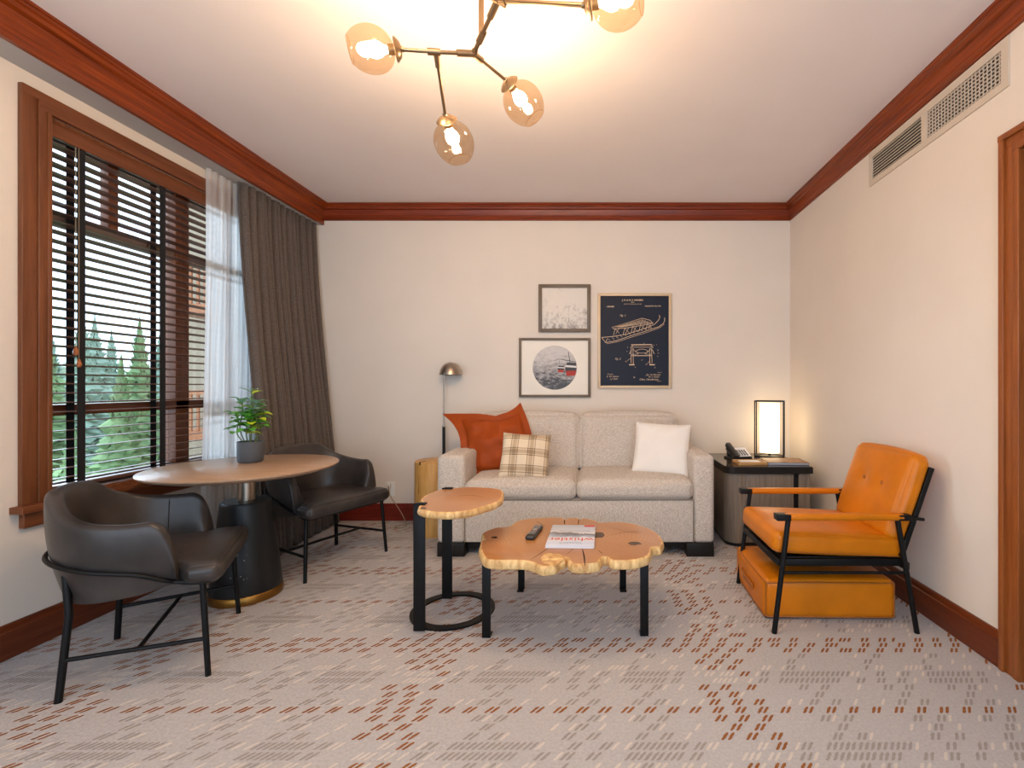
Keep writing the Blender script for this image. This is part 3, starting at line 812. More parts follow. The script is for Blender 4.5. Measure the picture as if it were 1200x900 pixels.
# ------------------------------------------------------------------ barrel chairs
def barrel_chair(label):
    t = thing('barrel_armchair', label, 'chair', group=None)
    # curve in plan: s in [-1, 1] from right arm tip round the back to left arm tip
    def plan(s, inset=0):
        a = abs(s); sg = 1 if s >= 0 else -1
        hw, db = .308-inset, .325-inset
        if a < .62:
            an = a/.62*PI/2
            x = -.0 - db*(math.cos(an)**.82) ; y = hw*(math.sin(an)**.82)
        else:
            k = (a-.62)/.38; x = k*.125; y = hw+.004*math.sin(k*PI)-.012*k
        return x, y*sg
    top = [(0,.785),(.16,.776),(.34,.702),(.50,.664),(.62,.655),(.74,.657),(.84,.640),(.91,.600),(.96,.545),(.985,.500),(1.0,.455)]
    bot = [(0,.345),(.4,.348),(.7,.368),(1.0,.392)]
    b = MB(); vs = []; fs = []; ns = 128; th = .050
    prof = []
    n1 = 12
    for i in range(n1+1): prof.append((0, i/n1))                 # outer, bottom to top
    for i in range(1, 7): prof.append((.5-.5*math.cos(i/7*PI), 1, math.sin(i/7*PI)))
    for i in range(n1+1): prof.append((1, 1-i/n1))               # inner, top to bottom
    nc = len(prof)
    for i in range(ns+1):
        s = -1+2*i/ns
        h1 = interp(top, abs(s)); h0 = interp(bot, abs(s))
        endf = 1-max(0, (abs(s)-.93)/.07)**2*.5
        for pr in prof:
            q, v = pr[0], pr[1]; rise = pr[2]*th*.42 if len(pr) > 2 else 0
            z = lerp(h0, h1-.02, v)+rise
            taper = .042*(1-v)**1.6 - .012*v
            bel = -.010*math.sin(min(1, v)*PI)
            th2 = th*endf*(1+.15*math.sin(v*PI))
            x, y = plan(s, taper+bel*(1 if q < .5 else -1)+q*th2)
            vs.append((x, y, z))
    for i in range(ns):
        for k in range(nc-1):
            a = i*nc+k; fs.append((a, a+1, a+nc+1, a+nc))
        fs.append((i*nc+nc-1, i*nc, (i+1)*nc, (i+1)*nc+nc-1))
    fs.append(tuple(range(nc))); fs.append(tuple(ns*nc+k for k in range(nc))[::-1])
    b.add(vs, fs, 0, True)
    sh = b.build('shell', M['leather_d'], t)
    # stitched seams on the inner and outer shell
    for s in (-.58, .58):
        q = MB()
        h1 = interp(top, abs(s)); line = []
        for v in [i/16 for i in range(4, 17)]:
            x, y = plan(s, .042*(1-v)**1.6-.012*v+.010*math.sin(v*PI)+th*(1+.15*math.sin(v*PI))+.0003); line.append((x, y, lerp(interp(bot, abs(s)), h1-.02, v)))
        q.tube(line, .0022, 6)
        q.build('seam', M['leather_dseam'], sh)
    # seat cushion, wider towards the front
    b = MB(); b.rbox((.02,0,.422), (.50,.50,.080), .030, 5, .016, inner=18)
    for v in b.v:
        k = (v.x+.23)/.50
        wide = lerp(.74, .96, sstep(k/.35))+.28*sstep((v.x-.105)/.07)
        v.y *= wide
        v.z += .006*math.sin(k*PI)
    b.build('seat', M['leather_d'], t)
    # hoop, front rail, legs, stretchers
    fl, rl = (.228, .305), (-.232, .258)
    hoop = []
    for i in range(61):
        s = -1+2*i/60; a = abs(s)
        x, y = plan(max(-1, min(1, s)), -.012)
        z = interp([(0,.530),(.25,.522),(.5,.486),(.75,.438),(1,.392)], a)
        v = (z-interp(bot, a))/(interp(top, a)-interp(bot, a))
        x, y = plan(s, -.014+.042*(1-v)**1.6-.012*v-.010*math.sin(v*PI))
        hoop.append(Vector((x, y, z)))
    for _ in range(4): hoop = [hoop[0]]+[(hoop[i-1]+hoop[i]*2+hoop[i+1])/4 for i in range(1, 60)]+[hoop[60]]
    path = [Vector((.245, -.262, .382)), Vector((.20, -.288, .384))]+hoop[1:-1]+[Vector((.20, .288, .384)), Vector((.245, .262, .382))]
    q = MB(); q.tube(smooth_path(path, 3), .0085, 10); q.tube([(.245,-.262,.382),(.250,0,.382),(.245,.262,.382)], .0085, 10)
    q.build('hoop_rail', M['black'], t)
    for sg in (-1, 1):
        q = MB(); q.tube(smooth_path([(.205, sg*.282, .385), (fl[0], sg*fl[1], 0.0)], 2), [.0115,.0115,.0105][:3], 12); q.build('leg', M['black'], t)
        q = MB(); q.tube(smooth_path([(-.225, sg*.225, .470), (-.212, sg*.236, .33), (-.214, sg*.240, .27), (rl[0], sg*rl[1], 0)], 5), .0125, 12); q.build('leg', M['black'], t)
        q = MB(); q.tube([(-.2215, sg*.249, .152), (.219, sg*.296, .152)], .0085, 10); q.build('side_stretcher', M['black'], t)
    q = MB(); q.tube([(.0, -.272, .152), (.0, .272, .152)], .0085, 10); q.build('cross_stretcher', M['black'], t)
    q = MB(); q.bbox(-.17, .235, -.215, .215, .372, .392, b=.004); q.build('seat_pan', M['black'], t)
    return t
ch1 = barrel_chair('charcoal leather barrel chair in the left foreground, its back to the left wall')
ch1['group'] = 'leather barrel chairs at the round table'
ch1.location = (-1.95, 2.145, 0); ch1.rotation_euler.z = R(27.3)
ch2 = dup_tree(ch1, 'charcoal leather barrel chair in front of the brown drape, behind the round table')
ch2.location = (-1.855, 3.275, 0); ch2.rotation_euler.z = R(-24)

# ------------------------------------------------------------------ sofa
SX0_, SX1_, SF, SB = -1.122, .829, 3.345, 4.235
sf = thing('sofa', 'light grey linen two-seat sofa against the back wall', 'sofa', (-.1465, SF, 0))
sx0, sx1 = SX0_+.1465, SX1_+.1465
for x0, x1 in ((sx0, sx0+.195), (sx1-.145, sx1)):
    q = MB(); q.rbox(((x0+x1)/2, .44, .40), (x1-x0, .86, .615), .030, 4, .006, inner=6); q.build('arm', M['sofa'], sf)
x0, x1 = sx0+.195, sx1-.145
q = MB(); q.bbox(x0-.001, x1+.001, .012, .84, .098, .40, b=.012); q.bbox(sx0+.02, sx1-.02, .70, .86, .15, .86, b=.03, seg=3); q.build('base', M['sofa'], sf)
q = MB()
for xx in (x0+.003, x1-.003): q.tube([(xx, .008, .10), (xx, .008, .40)], .004, 6)
q.tube([(x0, .010, .398), (x1, .010, .398)], .004, 6)
q.build('piping', M['sofa_pipe'], sf)
xm = 0.005
for a, c in ((x0+.002, xm-.003), (xm+.003, x1-.002)):
    q = MB(); q.rbox(((a+c)/2, .315, .465), (c-a, .64, .138), .050, 5, .020, inner=10)
    cu = q.build('seat_cushion', M['sofa'], sf)
    q = MB(); q.tube(smooth_path([(a+.03, .02, .402), (c-.03, .02, .402)], 2), .004, 6); q.build('piping', M['sofa_pipe'], cu)
bx0, bx1 = -.95+.1465, .70+.1465
for a, c in ((bx0-.02, xm-.004), (xm+.004, bx1-.03)):
    q = MB(); q.rbox((0, 0, 0), (c-a, .18, .475), .055, 5, .035, inner=10)
    o = q.build('back_cushion', M['sofa'], sf); local(o, ((a+c)/2, .655, .722), (R(-9), 0, 0))
q = MB(); q.bbox(sx0+.20, sx1-.20, .06, .80, .045, .10, b=.004)
q.build('plinth', M['dark_wood'], sf)
for sx in (-1, 1):
    for yy in (.0, .72):
        q = MB(); xx = sx0 if sx < 0 else sx1-.20
        q.bbox(xx+.004, xx+.196, yy+.004, yy+.12, 0, .096, b=.004); q.build('foot', M['dark_wood'], sf)

def pillow_mb(w, h, t, pinch=.07, n=26, flange=0, seed=1, wr=.01):
    b = MB(); vs = []; fs = []
    rs = Vector((seed*3.1, seed*1.7, 0))
    for side in (1, -1):
        for j in range(n+1):
            for i in range(n+1):
                u, v = -1+2*i/n, -1+2*j/n
                x = u*w/2*(1-pinch*(1-v*v)); y = v*h/2*(1-pinch*(1-u*u))
                e = ((1-abs(u)**2.2)*(1-abs(v)**2.2))
                z = t/2*max(0, e)**.42*side
                nz = noise.noise(Vector((u*2.3, v*2.3, side))+rs)
                z += nz*wr*min(1, e*3)
                vs.append((x, y, z))
    N = (n+1)**2
    for s in range(2):
        for j in range(n):
            for i in range(n):
                a = s*N+j*(n+1)+i
                f = (a, a+1, a+n+2, a+n+1)
                fs.append(f if s == 0 else f[::-1])
    b.add(vs, fs, 0, True)
    if flange:
        ring = []; m = n
        edge = [(-1+2*i/m, -1) for i in range(m)]+[(1, -1+2*i/m) for i in range(m)]+[(1-2*i/m, 1) for i in range(m)]+[(-1, 1-2*i/m) for i in range(m)]
        vi = []; vo = []
        for k, (u, v) in enumerate(edge):
            x = u*w/2*(1-pinch*(1-v*v)); y = v*h/2*(1-pinch*(1-u*u))
            d = Vector((u if abs(u) >= abs(v) else 0, v if abs(v) >= abs(u) else 0, 0))
            if abs(abs(u)-abs(v)) < 1e-6: d = Vector((u, v, 0))
            cz = .010*noise.noise(Vector((u*3, v*3, 9)))
            for zz, L in ((.003, vi), (-.003, vi)):
                L.append(Vector((x*.985, y*.985, zz)))
            for zz in (.003, -.003): vo.append(Vector((x, y, zz+cz))+d*flange)
        K = len(edge); base = vi+vo; ff = []
        for k in range(K):
            l = (k+1) % K
            i0, i1, j0, j1 = 2*k, 2*l, 2*K+2*k, 2*K+2*l
            ff += [(i0, j0, j1, i1), (i0+1, i1+1, j1+1, j0+1), (j0, j0+1, j1+1, j1)]
        b.add(base, ff, 0, True)
    return b
def place_pillow(o, x, y, z, lean, yaw, roll):
    # pillow lies in local xy; stand it up, spin in plane, lean back, turn
    o.rotation_mode = 'QUATERNION'
    m = Matrix.Rotation(yaw, 4, 'Z') @ Matrix.Rotation(-lean, 4, 'X') @ Matrix.Rotation(R(90), 4, 'X') @ Matrix.Rotation(roll, 4, 'Z')
    o.rotation_quaternion = m.to_quaternion(); o.location = (x, y, z)
# rust pillow, left end of the sofa, with a floppy flange and dog-eared corners
b = pillow_mb(.45, .42, .17, -.02, flange=.05, seed=2, wr=.03)
for v in b.v:
    u, w_ = v.x/.24, v.y/.23
    if u < 0 and w_ > 0: v.x -= .09*(abs(u)*w_)**2.2; v.y += .02*(abs(u)*w_)**2; v.z -= .05*(abs(u)*w_)**2
    if u > 0 and w_ > 0: v.y += .045*(u*w_)**2.4; v.x -= .045*(u*w_)**2; v.z -= .03*(u*w_)**2
    if w_ > 0: v.y -= .035*(1-min(1, abs(u)))**1.5*w_
    if w_ < 0: v.x *= 1-.06*abs(w_)
o = b.build('throw_pillow', M['rust'], weld=False)
tag(o, 'large rust orange throw pillow with a flange, against the left arm of the sofa', 'pillow')
place_pillow(o, -.79, 3.79, .745, R(20), R(8), R(3))
# plaid pillow
def plaid():
    m, nt, bb = newmat('beige_plaid')
    tc = nt.nodes.new('ShaderNodeTexCoord'); sp = nt.nodes.new('ShaderNodeSeparateXYZ')
    nt.links.new(tc.outputs['Object'], sp.inputs[0])
    def stripes(out, stops, per=.125, off=0.02):
        a = nt.nodes.new('ShaderNodeMath'); a.operation = 'ADD'; a.inputs[1].default_value = 10*per+off
        nt.links.new(out, a.inputs[0])
        md = nt.nodes.new('ShaderNodeMath'); md.operation = 'MODULO'; md.inputs[1].default_value = per
        nt.links.new(a.outputs[0], md.inputs[0])
        dv = nt.nodes.new('ShaderNodeMath'); dv.operation = 'DIVIDE'; dv.inputs[1].default_value = per
        nt.links.new(md.outputs[0], dv.inputs[0])
        cr = nt.nodes.new('ShaderNodeValToRGB'); cr.color_ramp.interpolation = 'CONSTANT'
        els = cr.color_ramp.elements
        els[0].position = 0; els[0].color = (stops[0][1],)*3+(1,)
        els[1].position = stops[1][0]; els[1].color = (stops[1][1],)*3+(1,)
        for p, c in stops[2:]:
            e = els.new(p); e.color = (c,)*3+(1,)
        nt.links.new(dv.outputs[0], cr.inputs[0]); return cr.outputs[0]
    st = [(0,.0),(.30,.9),(.34,.25),(.42,.55),(.62,.25),(.70,.9),(.74,0)]
    s1 = stripes(sp.outputs[0], st); s2 = stripes(sp.outputs[1], st, .125, .05)
    ad = nt.nodes.new('ShaderNodeMix'); ad.data_type = 'RGBA'; ad.blend_type = 'ADD'; ad.inputs[0].default_value = 1
    nt.links.new(s1, ad.inputs[6]); nt.links.new(s2, ad.inputs[7])
    cr = nt.nodes.new('ShaderNodeValToRGB')
    cr.color_ramp.elements[0].color = srgb(226, 208, 180); cr.color_ramp.elements[1].color = srgb(92, 78, 62)
    e = cr.color_ramp.elements.new(.45); e.color = srgb(176, 150, 118)
    ml = nt.nodes.new('ShaderNodeMath'); ml.operation = 'MULTIPLY'; ml.inputs[1].default_value = .62
    nt.links.new(ad.outputs[2], ml.inputs[0]); nt.links.new(ml.outputs[0], cr.inputs[0])
    nt.links.new(cr.outputs[0], bb.inputs['Base Color']); bb.inputs['Roughness'].default_value = .9
    return m
b = pillow_mb(.36, .34, .12, .05, seed=5, wr=.012)
o = b.build('throw_pillow', plaid()); tag(o, 'small beige plaid throw pillow in front of the rust pillow on the sofa', 'pillow')
place_pillow(o, -.525, 3.52, .685, R(24), R(4), R(-4))
b = pillow_mb(.43, .42, .14, .05, seed=8, wr=.014)
o = b.build('throw_pillow', M['white_cloth']); tag(o, 'plain white throw pillow beside the right arm of the sofa', 'pillow')
place_pillow(o, .50, 3.68, .715, R(24), R(-10), R(-3))

# ------------------------------------------------------------------ floor lamp and log stool
fl = thing('floor_lamp', 'slim floor lamp with a small metal dome shade, behind the left end of the sofa', 'lamp', (-1.335, 4.18, 0))
q = MB(); q.lathe([(.0001,0),(.075,0),(.08,.004),(.078,.012),(.012,.018),(.0001,.018)], 40, mat=Matrix.Translation((0, 0, 0))); q.build('base', M['iron'], fl)
q = MB(); q.tube([(0,0,.015),(0,0,.84)], .013, 14); q.build('lower_pole', M['iron'], fl)
q = MB(); q.tube([(0,0,.84),(0,0,.852)], .015, 14); q.tube([(0,0,.85),(0,0,1.30)], .006, 12); q.build('upper_pole', M['steel'], fl)
q = MB(); dome = [(.102,0),(.1,.012),(.092,.045),(.075,.078),(.05,.098),(.02,.108),(.0001,.109)]
inn = [(.0001,.105),(.02,.104),(.048,.094),(.072,.075),(.088,.044),(.097,.01),(.098,0)]
q.lathe(dome, 48, mat=Matrix.Translation((.06, 0, 1.295)), sx=.95); q.lathe(inn, 48, mat=Matrix.Translation((.06, 0, 1.295)), sx=.95)
q.build('lamp_shade', M['steel'], fl)
lg = thing('log_stool', 'pale wooden log stool standing between the outlet and the sofa', 'stool', (-1.325, 3.90, 0))
q = MB(); rsn = 40; out = []
pr = [(.148,.0),(.151,.02),(.150,.57),(.146,.590),(.140,.594)]
vs = []; fs = []
for r, z in pr:
    for k in range(rsn):
        a = 2*PI*k/rsn; rr = r*(1+.035*noise.noise(Vector((math.cos(a)*1.4, math.sin(a)*1.4, z*.4)))+(-.05 if k == 29 and z > .3 else 0))
        vs.append((rr*math.cos(a), rr*math.sin(a), z))
for i in range(len(pr)-1):
    for k in range(rsn): fs.append((i*rsn+k, i*rsn+(k+1) % rsn, (i+1)*rsn+(k+1) % rsn, (i+1)*rsn+k))
fs.append(tuple(range(rsn))[::-1]); fs.append(tuple((len(pr)-1)*rsn+k for k in range(rsn)))
q.add(vs, fs, 0, True)
q.build('trunk', wood('log_wood', srgb(186, 134, 66), srgb(214, 166, 98), 'Z', .45, 10, 8), lg)
q = MB()
q.add([(-.085,-.125,.30),(-.078,-.1305,.42),(-.072,-.1325,.60),(-.060,-.1385,.60),(-.066,-.1345,.44),(-.078,-.1295,.34)], [(0,1,2,3,4,5)])
q.add([(-.072,-.129,.5945),(-.058,-.136,.5945),(-.03,-.03,.5945)], [(0,1,2)])
q.build('crack', M['crack'], lg)

# ------------------------------------------------------------------ live-edge tables
def slab(pts, z0, z1, parent, m_top, name='tabletop', n=4, seed=1):
    rs = random.Random(seed)
    P = smooth_path([(p.x, p.y, 0) for p in pts], n, True)
    K = len(P)
    cx = sum(p.x for p in P)/K; cy = sum(p.y for p in P)/K
    area_ = sum(P[i].x*P[(i+1) % K].y-P[(i+1) % K].x*P[i].y for i in range(K))
    if area_ < 0: P = P[::-1]
    def nrm(i):
        t = (P[(i+1) % K]-P[i-1]).normalized(); return Vector((t.y, -t.x, 0))
    b = MB()
    rings = []
    for off, z in ((-.012, z0), (-.002, z0+.006), (.002, lerp(z0,z1,.45)), (-.003, z1-.004), (-.007, z1), (-.012, z1+.0002)):
        ring = []
        for i in range(K):
            nz = noise.noise(Vector((P[i].x*22, P[i].y*22, z*6+seed)))*.005 if z < z1-.002 else 0
            ring.append(P[i]+nrm(i)*(off+nz)+Vector((0,0,z)))
        rings.append(ring)
    vs = [v for r in rings for v in r]; fs = []; mi = []
    for j in range(len(rings)-1):
        for i in range(K):
            l = (i+1) % K; fs.append((j*K+i, j*K+l, (j+1)*K+l, (j+1)*K+i)); mi.append(0)
    fs.append(tuple(range(K))[::-1]); mi.append(0)
    b.add(vs, fs, mi, True)
    b.add(rings[-1], [tuple(range(K))], 1, False)
    return b.build(name, [M['sapwood'], m_top], parent)
def crackline(parent, pts, w, z, name='crack', m=None):
    P = smooth_path([(p[0], p[1], 0) for p in pts], 5); n = len(P); vs = []
    for s in (1, -1):
        rr = range(n) if s > 0 else range(n-1, -1, -1)
        for i in rr:
            t = (P[min(i+1,n-1)]-P[max(i-1,0)]).normalized(); k = (1-abs(2*i/(n-1)-1)**2)*.8+.1
            vs.append((P[i].x-t.y*s*w*k, P[i].y+t.x*s*w*k, z))
    b = MB(); b.add(vs, [tuple(range(len(vs)))]); b.build(name, m or M['crack'], parent)
def z2(x, y, z):            # photo zoom of the two tables -> room point
    return Pz(470+x/3.636, 560+y/3.636, z)
CT = Vector((-.13, 2.46, 0))
ct = thing('coffee_table', 'live-edge wood slab coffee table with black iron legs in front of the sofa', 'table', CT)
outl = [(338,270),(352,262),(345,235),(400,212),(460,206),(490,185),(540,174),(620,168),(688,169),(700,176),(712,170),(752,169),(762,176),(775,171),(820,178),(850,190),(900,186),(965,190),(1030,205),(1080,226),(1112,255),(1118,275),(1110,292),(1072,297),(1066,320),(1040,340),(980,352),(900,352),(872,337),(856,343),(842,362),(800,368),(740,368),(716,358),(704,340),(690,346),(672,366),(640,376),(600,378),(560,362),(520,354),(470,352),(400,352),(360,346),(340,322),(333,290)]
slab([z2(x, y, .42)-CT for x, y in outl], .375, .42, ct, slab_mat('coffee_slab_wood', -.05, .06), n=4)
for line, w in (([(783,375),(780,335),(772,300)], .004), ([(695,176),(698,200)], .004), ([(757,176),(755,200)], .003), ([(550,350),(600,318),(640,290)], .0022),
                ([(575,185),(615,205)], .002), ([(840,308),(860,325)], .0018), ([(700,330),(735,300),(760,270)], .0015), ([(870,250),(960,230),(1040,232)], .0016)):
    crackline(ct, [(z2(x, y, .4206)-CT)[:2] for x, y in line], w, .4206)
def blob(parent, cx, cy, rx, ry, z, m, seed, name='knot'):
    c = z2(cx, cy, z); vs = []
    for k in range(28):
        a = 2*PI*k/28; j = 1+.35*noise.noise(Vector((math.cos(a)*1.5, math.sin(a)*1.5, seed)))
        p = z2(cx+rx*math.cos(a)*j, cy+ry*math.sin(a)*j, z)-Vector(parent.location); vs.append((p.x, p.y, z))
    b = MB(); b.add(vs, [tuple(range(28))]); b.build(name, m, parent)
blob(ct, 840, 243, 30, 12, .4206, M['knot'], 1); blob(ct, 995, 279, 28, 7, .4206, M['knot'], 2); blob(ct, 398, 254, 14, 4, .4206, M['crack'], 3)
blob(ct, 640, 345, 45, 28, .4204, M['sapwood'], 4, 'burl')
b = MB(); c0 = z2(640, 372, .40)-CT
b.rbox((c0.x, c0.y+.03, .396), (.13,.07,.044), .02, 3, .006)
for v in b.v: v += Vector((noise.noise(v*30), noise.noise(v*33+Vector((3,0,0))), 0))*.010
b.build('burl', M['sapwood'], ct)
def iron_leg(parent, x, y, ztop, inward, w=.05, t=.010):
    b = MB(); b.bbox(x-w/2, x+w/2, y-t/2, y+t/2, 0, ztop, b=.0015)
    b.bbox(x-w/2, x+w/2, min(y, y+inward[1]), max(y, y+inward[1]), ztop-.006, ztop, b=.0015)
    b.bbox(x-w/2, x+w/2, min(y, y+inward[1]*.8), max(y, y+inward[1]*.8), 0.0, .006, b=.0015)
    return b.build('leg', M['black'], parent)
for px, py, sg in ((570, 747, 1), (755, 745, 1), (611, 690, -1), (730, 690, -1)):
    p = Pz(px, py)-CT
    y = min(p.y, .37) if sg < 0 else p.y
    iron_leg(ct, p.x, y, .3765, (0, .06*sg), .040 if sg > 0 else .038, .012)
# C side table
ST = Vector((-.765, 2.50, 0))
sd = thing('side_table', 'small live-edge side table on a black ring base, left of the coffee table', 'table', ST)
o2 = [(75,118),(88,105),(82,92),(100,75),(150,55),(180,48),(215,45),(240,42),(290,38),(350,40),(400,44),(432,52),(438,70),(430,92),(400,108),(350,124),(300,138),(250,145),(200,148),(140,146),(100,140),(76,132)]
slab([z2(x, y, .62)-ST for x, y in o2], .585, .62, sd, slab_mat('side_slab_wood', .05, .10), n=4, seed=4)
for line, w in (([(240,77),(300,74),(352,82)], .0018), ([(180,48),(195,62)], .0012)):
    crackline(sd, [(z2(x, y, .6205)-ST)[:2] for x, y in line], w, .6205)
blob(sd, 95, 130, 12, 5, .6205, M['knot'], 7)
R0, R1 = .218, .172
b = MB(); n = 72; vs = []
ringc = (Pz(528, 720)-ST)
for r, z in ((R0, 0), (R0, .010), (R1, .010), (R1, 0)):
    vs += [(ringc.x*0+.0+r*math.cos(2*PI*k/n), .05+r*math.sin(2*PI*k/n), z) for k in range(n)]
fs = []
for j in range(4):
    for k in range(n): fs.append((j*n+k, j*n+(k+1) % n, ((j+1) % 4)*n+(k+1) % n, ((j+1) % 4)*n+k))
b.add(vs, fs, 0); b.build('ring_base', M['black'], sd)
for px, py in ((491.5, 741), (524, 703)):
    p = Pz(px, py)-ST
    b = MB(); b.bbox(p.x-.028, p.x+.028, p.y-.006, p.y+.006, .008, .628, b=.0015)
    b.bbox(p.x-.022, p.x+.028, p.y-.006, p.y+.03, .6205, .6265, b=.0015); b.bbox(p.x-.022, p.x+.028, p.y-.006, p.y+.05, .577, .5845, b=.0015)
    b.build('leg', M['black'], sd)

# remote control
a, c = Pz(632, 618, .43), Pz(619, 634, .43)
rm = thing('remote_control', 'black remote control lying on the coffee table left of the magazine', 'remote', (-.325, 2.505, .4215), math.atan2((a-c).y, (a-c).x)-PI/2)
q = MB(); q.rbox((0,0,.011), (.050,.20,.022), .010, 3, .002)
for v in q.v:
    v.x *= 1-.12*(1-abs(v.y)/.1)
q.build('body', M['plastic_d'], rm)
rs = random.Random(2)
for j in range(9):
    for i in range(3):
        y = .075-j*.017; x = (i-1)*.0125
        if j == 4: continue
        q = MB(); q.bbox(x-.0042, x+.0042, y-.0045, y+.0045, .020, .0245, b=.0012)
        q.build('button', M['plastic_r'] if (j in (5,) and i != 1) else M['plastic_g'], rm)
q = MB(); q.lathe([(.0001,.0245),(.013,.0245),(.014,.021),(.014,.019)], 20, mat=Matrix.Translation((0,.007,0))); q.build('button', M['plastic_g'], rm)

# text as mesh
def text_mesh(body, size, bold=0, shear=0, align='CENTER'):
    cu = bpy.data.curves.new('t', 'FONT'); cu.body = body; cu.size = size; cu.align_x = align; cu.shear = shear
    cu.offset = bold; cu.resolution_u = 3
    ob = bpy.data.objects.new('t', cu); C.objects.link(ob)
    dg = bpy.context.evaluated_depsgraph_get(); me = ob.evaluated_get(dg).to_mesh()
    vs = [v.co.copy() for v in me.vertices]; fs = [tuple(p.vertices) for p in me.polygons]
    ob.evaluated_get(dg).to_mesh_clear()
    bpy.data.objects.remove(ob); bpy.data.curves.remove(cu)
    return vs, fs
def put_text(b, body, x, y, size, mi=0, mat=None, **kw):
    vs, fs = text_mesh(body, size, **kw)
    off = Matrix.Translation((x, y, 0))
    b.add(vs, fs, mi, False, (mat @ off) if mat is not None else off)

# magazine: its title reads from the sofa side
pA, pB, pC, pD = Pz(637.5, 641, .433), Pz(695, 641, .433), Pz(696, 614.5, .433), Pz(647.5, 614.5, .433)
mid = (pA+pB+pC+pD)/4
MW, MH = .235, (pD.y-pA.y)*.93
mg_ = thing('magazine', 'glossy magazine with a red title, lying on the coffee table facing the sofa', 'magazine', (mid.x+.005, mid.y, .4215), PI+R(-1))
q = MB()
for k in range(3): q.bbox(-MW/2+.002*k, MW/2-.001*k, -MH/2+.001*k, MH/2-.002*k, .0035*k, .0035*k+.0033, b=.001)
q.build('pages', M['paper'], mg_)
cvm, nt, bb = newmat('magazine_cover')
tc = nt.nodes.new('ShaderNodeTexCoord'); n = nt.nodes.new('ShaderNodeTexNoise'); n.inputs['Scale'].default_value = 14; n.inputs['Detail'].default_value = 6
sp = nt.nodes.new('ShaderNodeSeparateXYZ'); nt.links.new(tc.outputs['Object'], sp.inputs[0]); nt.links.new(tc.outputs['Object'], n.inputs['Vector'])
ad = nt.nodes.new('ShaderNodeMath'); ad.operation = 'MULTIPLY_ADD'; ad.inputs[1].default_value = .12; nt.links.new(n.outputs['Fac'], ad.inputs[0]); nt.links.new(sp.outputs[1], ad.inputs[2])
cr = nt.nodes.new('ShaderNodeValToRGB'); e = cr.color_ramp.elements
e[0].position = .0; e[0].color = srgb(206, 214, 230); e[1].position = .30; e[1].color = srgb(238, 240, 244)
for p, col in ((.09, srgb(170, 180, 200)), (.12, srgb(226, 228, 234)), (.045, srgb(120, 122, 130)), (.02, srgb(226, 226, 232)), (.19, srgb(204, 214, 234))):
    x = e.new(p); x.color = col
nt.links.new(ad.outputs[0], cr.inputs[0]); nt.links.new(cr.outputs[0], bb.inputs['Base Color']); bb.inputs['Roughness'].default_value = .25
q = MB(); q.bbox(-MW/2, MW/2, -MH/2, MH/2, .0105, .0118, b=.0004); cv = q.build('cover', cvm, mg_)
q = MB(); T = Matrix.Translation((0, 0, .0121))
put_text(q, 'whistler', 0, .050, .070, 0, T, bold=.0004)
q.build('title_lettering', M['red_ink'], cv)
q = MB()
put_text(q, 'MAGAZINE', 0, .118, .022, 0, T); put_text(q, 'Winter', -.02, -.03, .040, 0, T, shear=.3)
put_text(q, 'MOUNTAIN LIFE', -.01, -.072, .022, 0, T)
q.build('cover_lettering', M['grey_ink'], cv)
q = MB(); q.box(-MW/2+.004, -MW/2+.06, -MH/2+.004, -MH/2+.034, .01185, .0121); q.build('cover_label', M['red_ink'], cv)

# ------------------------------------------------------------------ end table with its lamp, phone, tray, books
def rrect(x0, x1, y0, y1, r, n=8, corners=(1,1,1,1)):
    out = []
    for (cx, cy, a0), on in zip(((x1-r, y1-r, 0), (x0+r, y1-r, 90), (x0+r, y0+r, 180), (x1-r, y0+r, 270)), corners):
        if on:
            for k in range(n+1):
                a = R(a0+90*k/n); out.append((cx+r*math.cos(a), cy+r*math.sin(a)))
        else:
            out.append((x1 if a0 in (0, 270) else x0, y1 if a0 in (0, 90) else y0))
    return out
EX0, EX1, EY0, EY1 = .955, 1.60, 3.53, 4.25
et = thing('end_table', 'dark-topped grey wood end table in the right rear corner, beside the sofa', 'table', (0, 0, 0))
et.location = ((EX0+EX1)/2, (EY0+EY1)/2, 0)
lo = Vector(et.location)
q = MB(); o_ = rrect(EX0-lo.x, EX1-lo.x, EY0-lo.y, EY1-lo.y, .07, 8, (0,0,1,0)); o_in = [(x*.985, y*.985) for x, y in o_]
q.prism(o_, .548, .596); q.build('table_rim', M['dark_wood'], et)
q = MB(); q.prism(o_in, .596, .600); q.build('tabletop', M['darktop'], et)
q = MB(); o3 = rrect(EX0-lo.x+.012, EX0-lo.x+.15, EY0-lo.y+.015, EY1-lo.y-.01, .10, 10, (0,0,1,0)); q.prism(o3, .03, .548, smooth=True)
q.bbox(EX0-lo.x+.15, EX1-lo.x-.012, EY0-lo.y+.11, EY1-lo.y-.01, .03, .548, b=.002)
q.build('cabinet_body', M['sidewood'], et)
q = MB(); q.bbox(EX0-lo.x+.153, EX1-lo.x-.135, EY0-lo.y+.020, EY0-lo.y+.045, .035, .543, b=.002); q.build('door', M['sidewood'], et)
q = MB(); q.bbox(EX1-lo.x-.132, EX1-lo.x-.098, EY0-lo.y+.03, EY0-lo.y+.075, .0, .548, b=.002); q.build('post', M['black'], et)
q = MB(); q.bbox(EX1-lo.x-.095, EX1-lo.x-.012, EY0-lo.y+.02, EY0-lo.y+.11, .03, .548, b=.002); q.build('side_panel', M['sidewood'], et)
q = MB(); q.prism(rrect(EX0-lo.x+.03, EX1-lo.x-.03, EY0-lo.y+.035, EY1-lo.y-.02, .09, 8, (0,0,1,0)), 0, .032); q.build('plinth', M['dark_wood'], et)
